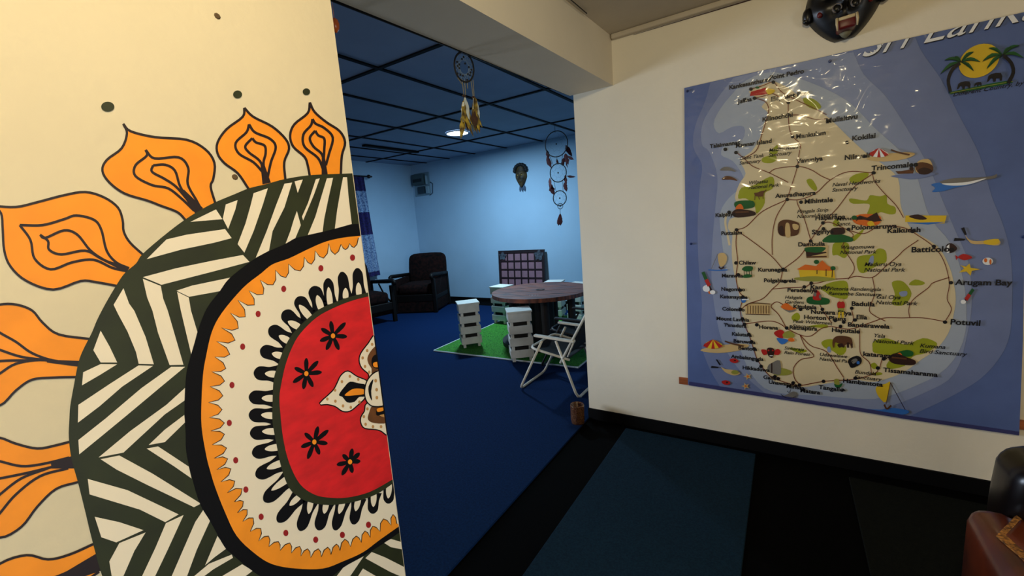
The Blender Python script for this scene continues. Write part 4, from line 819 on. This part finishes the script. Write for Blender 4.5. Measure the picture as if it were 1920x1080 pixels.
# carved mask on the far blue wall
c0 = onY(978,333,BY); mk = face_mask('carved_mask', (c0.x,BY-.001,c0.z+.02), .23, .37, .07, [mat('carved_gold_brown',(84,62,26),.6,var=.5,vscale=14,col2=(24,16,10))], 'small dark carved face mask with a brown beard on the pale blue back wall')
bm = bmesh.new()
for k in range(9):
    a_ = math.pi*(k/8); ball(bm, (.115*math.cos(a_)*1.0,-.03,.10+.10*math.sin(a_)), (.034,.03,.034), 5)
o = finish('hair', bm, mat('mask_black',(16,13,12),.7), smooth=True); o.parent = mk
for sx in (-1,1):
    bm = bmesh.new(); ball(bm, (sx*.04,-.058,.022), (.016,.008,.009), 5); o = finish('eye', bm, mat('mask_eye',(150,120,60),.4), smooth=True); o.parent = mk
for k,(dx,an) in enumerate(((-.03,-.2),(0,.05),(.03,.2),(.045,.1))):
    bm = bmesh.new(); feather(bm, (dx,-.012,-.15), .11, .02, an, .05, seed=k+30); o = finish('beard_tuft', bm, mat('blue_grey_hair',(74,92,116),.9)); o.parent = mk
# dark red ornament at the wall end
c0 = onY(1087,356,BY)
bm = bmesh.new(); feather(bm, (c0.x+.02,BY-.02,c0.z+.14), .3, .045, .12, .1, seed=5)
tag(finish('feather_ornament', bm, dark_red_f), 'dark red ornament on the blue back wall, just visible beside the white wall end', 'ornament')
# devil mask over the map
c0 = onY(1578,2,MY); dm = face_mask('devil_mask', (c0.x+.005,MY-.001,2.408), .30, .335, .085, [mat('mask_gloss_black',(12,12,14),.35,var=.2,vscale=10)], 'large black carved demon mask with a red mouth, hung above the map')
dm.rotation_euler = (0,math.radians(-4),0)
def dpart(name, bm, m, smooth=True):
    o = finish(name, bm, m, smooth=smooth); o.parent = dm; return o
mred = mat('mask_red',(92,14,16),.4); mw = mat('mask_ivory',(196,178,140),.5)
bm = bmesh.new(); rbox(bm, (-.034,-.128,-.150),(.034,-.02,-.098), .01, puff=.003); dpart('mouth', bm, mred)
bm = bmesh.new(); rbox(bm, (-.03,-.134,-.113),(.03,-.12,-.098), .004); dpart('upper_teeth', bm, mw)
for sx in (-1,1):
    bm = bmesh.new(); tube(bm, [(sx*.036,-.128,-.098),(sx*.038,-.134,-.125),(sx*.036,-.128,-.152)], [.006,.005,.003], 8); dpart('fang', bm, mw)
    bm = bmesh.new(); tube(bm, [(sx*.034+.017*math.cos(t),-.128+.004*math.sin(t),-.052+.02*math.sin(t)) for t in [k*math.pi/9*1.55-.5 for k in range(10)]], .0028, 6); dpart('nostril_curl', bm, mat('mask_grey_line',(104,96,92),.5))
    bm = bmesh.new(); ball(bm, (sx*.034,-.112,-.052), (.019,.016,.019), 7); dpart('nostril', bm, MATS['mask_gloss_black'])
    bm = bmesh.new(); ball(bm, (sx*.095,-.066,-.04), (.012,.01,.014), 6); dpart('cheek_spot', bm, mred)
    bm = bmesh.new(); ball(bm, (sx*.060,-.085,.045), (.030,.022,.026), 7); dpart('eye', bm, mat('mask_eye_white',(120,108,90),.3))
    bm = bmesh.new(); ball(bm, (sx*.060,-.104,.045), (.011,.008,.011), 6); dpart('pupil', bm, mred)
    bm = bmesh.new(); ball(bm, (sx*.142,-.03,-.02), (.022,.025,.04), 7); ball(bm, (sx*.15,-.035,-.04), (.014,.016,.014), 6); dpart('ear', bm, MATS['mask_gloss_black'])
bm = bmesh.new(); lathe(bm, [(.004,-.175),(.016,-.166),(.026,-.150)], 12, Matrix.Translation((0,-.06,0))); dpart('beard_tip', bm, mat('mask_grey_green',(112,108,84),.6))
# ------------------------------------------------------------------ lattice board by the back wall
p0, p1 = onY(933,472,BY-.1), onY(1019,471,BY-.1)
bd = empty('lattice_board', ((p0.x+p1.x)/2,BY-.1,FL), label='dark framed lattice board with pink squares leaning on the blue back wall', cat='board')
W_ = p1.x-p0.x; H_ = .955
TL = Matrix.Translation((0,-.03,0))@Matrix.Rotation(math.radians(-4),4,'X')
def bpart(name, lo, hi, m, bv=0):
    bm = bmesh.new(); box(bm, lo, hi); bmesh.ops.transform(bm, matrix=TL, verts=bm.verts[:]); o = finish(name, bm, m, bevel=bv); o.parent = bd; return o
lat = mat('dark_plum_wood',(34,16,20),.5); pink = mat('dusty_pink_panel',(150,108,120),.8,var=.15,vscale=12)
bpart('pink_panel', (-W_/2+.03,-.002,.02),(W_/2-.03,.008,H_-.03), pink)
fw_ = .05
for lo,hi in (((-W_/2,-.02,0),(-W_/2+fw_,.02,H_)),((W_/2-fw_,-.02,0),(W_/2,.02,H_)),((-W_/2+fw_,-.02,H_-fw_),(W_/2-fw_,.02,H_)),((-W_/2+fw_,-.02,0),(W_/2-fw_,.02,fw_))): bpart('frame_rail', lo, hi, lat, .003)
cw = (W_-2*fw_)/6
for k in range(1,6): x = -W_/2+fw_+k*cw; bpart('lattice_bar', (x-.012,-.015,fw_),(x+.012,.0,H_-fw_), lat)
z = H_-fw_-.145
while z > .08: bpart('lattice_bar', (-W_/2+fw_,-.014,z-.012),(W_/2-fw_,.001,z+.012), lat); z -= .152
for sx, w2 in ((-1,.14),(1,.17)):
    bm = bmesh.new(); P = []
    for k in range(14): a_ = 2*math.pi*k/14; rr_ = (.085 if sx > 0 else .07)*(1+.25*math.sin(k*2.3)); P.append((sx*(W_/2-.10)+rr_*math.cos(a_), H_-.10+rr_*math.sin(a_)))
    A = [bm.verts.new((x,-.026,z)) for x,z in P]; B = [bm.verts.new((x,-.021,z)) for x,z in P]; bm.faces.new(A); bm.faces.new(B[::-1])
    for k in range(14): bm.faces.new((A[k],B[k],B[(k+1)%14],A[(k+1)%14]))
    bmesh.ops.transform(bm, matrix=TL, verts=bm.verts[:]); o = finish('corner_motif', bm, mat('grey_motif',(84,92,104),.8,var=.6,vscale=25,col2=(40,44,54))); o.parent = bd
# ------------------------------------------------------------------ meter box
q = onY(775,326,BY); q2 = onY(801,347,BY)
mb = empty('electricity_meter', (q.x+.17,BY,2.4), label='grey electricity meter with a fuse box in the far corner of the blue room', cat='electricity meter')
q.x = BX+.04
def mp_(name, x0,y0,x1,y1, d0, d1, m, bv=.006):
    a_, b_ = onY(x0,y0,BY), onY(x1,y1,BY); z0, z1 = onY((x0+x1)/2,y1,BY).z, onY((x0+x1)/2,y0,BY).z
    bm = bmesh.new(); box(bm, (a_.x,BY-d1,z0),(b_.x,BY-d0,z1)); return sub(finish(name, bm, m, bevel=bv), mb)
mp_('backboard', 776,324,809,367, .001,.02, mat('weathered_board',(120,146,160),.7))
mp_('meter_case', 777,327,800,347, .02,.10, mat('meter_grey',(62,80,84),.5))
mp_('meter_window', 780,336,797,342, .10,.104, mat('meter_window',(16,22,26),.2))
mp_('side_panel', 800.5,329,804,346, .02,.07, mat('pale_grey_plastic',(140,164,176),.5))
mp_('fuse_box', 787,350,800,363, .02,.07, mat('fuse_dark',(40,56,66),.5))
mp_('fuse_cover', 801,349,808,363, .02,.06, MATS['pale_grey_plastic'])
bm = bmesh.new(); tube(bm, [onY(806,341,BY-.02),onY(811,344,BY-.01),onY(811,362,BY-.01),onY(806,366,BY-.02)], .008, 6); sub(finish('cable', bm, mat('meter_cable',(40,60,80),.6), smooth=True), mb)
# ------------------------------------------------------------------ curtain and rod
CX = BX+.12
cu = empty('curtain', (CX,5.0,2.4), label='blue and white curtain with purple bands on the far left wall', cat='curtain')
def cyz(x,y): return onX(x,y,CX)
ztop, zbot = cyz(665,331).z, cyz(706,517).z; y0, y1 = 4.35, cyz(693,420).y
zb = [ztop, cyz(676,358).z, cyz(684,398).z, cyz(690,440).z, cyz(702,509).z, zbot]
cm = [mat('curtain_purple',(34,26,104),.8,var=.4,vscale=40,col2=(14,12,50)), mat('curtain_white_blue',(150,176,206),.85,var=.45,vscale=45,col2=(66,92,140)), MATS['curtain_purple'], MATS['curtain_white_blue'], MATS['curtain_purple']]
for k in range(5):
    bm = bmesh.new(); g = []; N = 96
    for i in range(7):
        z = zb[k]+(zb[k+1]-zb[k])*i/6; row = []
        fl_ = 1+.10*(ztop-z)/(ztop-zbot)
        for j in range(N+1):
            t = j/N; y = y0+(y1-y0)*t*fl_; row.append(bm.verts.new((CX+.028*math.sin(t*2*math.pi*9)+.006*math.sin(t*50+z*3), y, z)))
        g.append(row)
    for i in range(6):
        for j in range(N): bm.faces.new((g[i][j],g[i][j+1],g[i+1][j+1],g[i+1][j]))
    sub(finish('curtain_band' if k%2 == 0 else 'curtain_panel', bm, cm[k], smooth=True), cu)
rd = empty('curtain_rod', (CX,5.4,zb[0]), label='dark curtain rod with a pointed finial on the far left wall', cat='curtain rod')
zr = onX(690,331,CX).z; yf_ = onX(694,331,CX).y
bm = bmesh.new(); tube(bm, [(CX,4.3,zr),(CX,yf_-.06,zr)], .014, 8); sub(finish('rod', bm, mat('rod_brown',(30,20,18),.4), smooth=True), rd)
bm = bmesh.new(); lathe(bm, [(.014,0),(.034,.015),(.034,.04),(.012,.075),(.016,.09),(.004,.11)], 12, Matrix.Translation((CX,yf_-.06,zr))@Matrix.Rotation(-math.pi/2,4,'X')); sub(finish('finial', bm, MATS['rod_brown'], smooth=True), rd)
bm = bmesh.new(); tube(bm, [(CX,yf_-.1,zr),(BX+.002,yf_-.1,zr)], .012, 8); sub(finish('bracket', bm, MATS['rod_brown'], smooth=True), rd)
# small dark mark on the far left wall
# ------------------------------------------------------------------ wooden armchairs in the blue room
seatcloth = mat('dark_floral_cloth',(34,13,10),.95,var=.8,vscale=22,col2=(5,3,3),spec=.15,bump=.3,bscale=60); wd_dark = mat('black_brown_wood',(10,6,5),.55,spec=.2)
def armchair(loc, rz, label, closed=False):
    r = empty('wooden_armchair', loc, rz, label=label, cat='armchair')
    def B(name, lo, hi, rd_, m, puff=0, M=None, s=True):
        bm = bmesh.new(); rbox(bm, lo, hi, rd_, puff=puff, M=M); o = finish(name, bm, m, smooth=s); o.parent = r; return o
    B('seat_cushion', (-.31,-.36,.32),(.31,.24,.50), .05, seatcloth, .02)
    B('back_cushion', (-.36,-.08,-.0),(.36,.10,.58), .085, seatcloth, .02, Matrix.Translation((0,.30,.42))@Matrix.Rotation(math.radians(-12),4,'X'))
    B('seat_rail', (-.37,-.38,.20),(.37,-.33,.33), .012, wd_dark, s=False)
    B('valance', (-.36,-.34,.13),(.36,.34,.32), .02, seatcloth)
    for sx in (-1,1):
        for yy in (-.36,.34): B('leg', (sx*.37-.03,yy-.03,0),(sx*.37+.03,yy+.03,.60 if yy < 0 else .62), .008, wd_dark, s=False)
        bm = bmesh.new(); tube(bm, [(sx*.38,.34,.62),(sx*.38,.05,.64),(sx*.38,-.25,.66),(sx*.38,-.40,.675),(sx*.38,-.45,.66),(sx*.38,-.455,.63),(sx*.38,-.425,.615)], [.03,.034,.036,.034,.032,.03,.022], 10); o = finish('armrest', bm, wd_dark, smooth=True); o.parent = r
        if closed: B('side_panel', (sx*.37-.012,-.34,.04),(sx*.37+.012,.34,.60), .006, seatcloth, s=False)
        B('side_rail', (sx*.37-.015,-.34,.22),(sx*.37+.015,.34,.30), .006, wd_dark, s=False)
        bm = bmesh.new(); tube(bm, [(sx*.37,-.33,.30),(sx*.37,-.1,.42),(sx*.37,.05,.60)], .014, 8); o = finish('side_brace', bm, wd_dark, smooth=True); o.parent = r
    if closed: B('front_panel', (-.35,-.375,.02),(.35,-.35,.22), .006, seatcloth, s=False)
    return r
armchair((-5.62,5.62,FL), math.radians(22), 'dark upholstered armchair with a rounded back in the blue room corner', True)
armchair((-5.82,4.42,FL), math.radians(78), 'dark wooden armchair with a curled armrest below the curtain')
# ------------------------------------------------------------------ leather armchair with lace cloth
leather = mat('brown_leather',(92,34,12),.34,var=.5,vscale=5,spec=.5,col2=(40,12,7),coat=.25); dleather = mat('dark_brown_leather',(16,6,4),.28,var=.4,vscale=6,spec=.35)
lc = empty('leather_armchair', (.98,1.5,FL), label='glossy dark brown leather armchair at the lower right corner', cat='armchair')
def L(name, lo, hi, rd_, m, puff=0, M=None):
    bm = bmesh.new(); rbox(bm, lo, hi, rd_, 4, puff, M=M); return sub(finish(name, bm, m, smooth=True), lc)
L('base', (.56,1.02,.03),(1.46,1.95,.24), .03, dleather)
L('seat', (.60,.98,.22),(1.36,1.76,.43), .06, leather, .015)
L('backrest', (.60,1.74,.22),(1.40,1.96,.665), .06, dleather, .02)
L('armrest', (.50,.98,.20),(.625,1.80,.50), .05, leather, .008)
L('armrest', (1.34,.98,.20),(1.47,1.80,.50), .05, leather, .008)
bm = bmesh.new()
for k in range(9):
    z = .262+k*.020; tube(bm, [(.504,1.62,z),(.501,1.65,z+.002),(.501,1.69,z+.002),(.504,1.73,z)], [.001,.0042,.0042,.001], 8)
sub(finish('arm_gathers', bm, leather, smooth=True), lc)
for k in range(7):
    bm = bmesh.new(); ball(bm, (.498,1.06+.11*k,.245), (.006,.008,.008), 5); sub(finish('stud', bm, mat('brass_stud',(190,160,110),.25,metal=.9), smooth=True), lc)
# cloth: diamond laid over the arm and seat
lace = mat('gold_lace',(176,120,52),.7,var=.7,vscale=110,col2=(60,30,12),bump=.4,bscale=120); sheer = mat('brown_sheer',(92,36,14),.35,var=.3,vscale=9)
def surf(x, y):     # height of the chair under the cloth
    if x < .47: return .30
    e = (x-.5625)/.0625
    if x < .64: return .502-.05*max(0,abs(e)-.55)**2*2
    return .447 if x > .70 else .447+(.50-.447)*(.70-x)/.06
cl = empty('lace_cloth', (.8,1.5,.45), label='brown cloth with a gold lace border spread over the leather armchair', cat='cloth')
dia = [onZ(1868,1003,.51), onZ(1935,948,.46), onZ(2060,1020,.45), onZ(1960,1135,.46)]
for nm, s0_, s1_, m_ in (('lace_border',1.0,.80,lace),('cloth_centre',.80,0,sheer)):
    bm = bmesh.new(); cx_ = sum((d.x for d in dia))/4; cy_ = sum((d.y for d in dia))/4; rings = []
    NR = 6
    for i in range(NR+1):
        s_ = s0_+(s1_-s0_)*i/NR; ring = []
        for k in range(4):
            A, B = dia[k], dia[(k+1)%4]
            for j in range(12):
                t = j/12; x = A.x+(B.x-A.x)*t; y = A.y+(B.y-A.y)*t; bow = .10*math.sin(math.pi*t)
                x, y = cx_+(x-cx_)*(s_*(1-bow*.5)), cy_+(y-cy_)*(s_*(1-bow*.5))
                ring.append(bm.verts.new((x,y,surf(x,y)+.006+.002*math.sin(x*60)*math.sin(y*50))))
        rings.append(ring)
    for A,B in zip(rings,rings[1:]):
        for k in range(48): bm.faces.new((A[k],A[(k+1)%48],B[(k+1)%48],B[k]))
    bmesh.ops.remove_doubles(bm, verts=bm.verts, dist=1e-5)
    o = sub(finish(nm, bm, m_, smooth=True), cl); s_ = o.modifiers.new('t','SOLIDIFY'); s_.thickness = .003; s_.offset = 1
# ------------------------------------------------------------------ thin black cable along the ceiling corner and cracks
bm = bmesh.new(); tube(bm, [(-.936,1.3,CZ-.012),(-.930,1.9,CZ-.008),(-.932,2.15,CZ-.014),(-.93,2.38,CZ-.010)], .003, 5)
tag(finish('ceiling_cable', bm, mat('cable_black',(20,15,12),.6)), 'thin black cable running along the top of the beam', 'cable')
# amber bead hanging behind the mural wall edge
v = onX(628,45,-1.42)
bm = bmesh.new(); lathe(bm, [(.004,-.03),(.014,-.015),(.016,0),(.012,.014),(.004,.02)], 12, Matrix.Translation(v)); tube(bm, [v+Vector((0,0,.02)),(v.x,v.y,BZ-.001)], .0012, 4)
tag(finish('amber_ornament', bm, mat('amber_orange',(190,84,24),.3), smooth=True), 'small orange amber ornament hanging just past the cream wall edge', 'ornament')
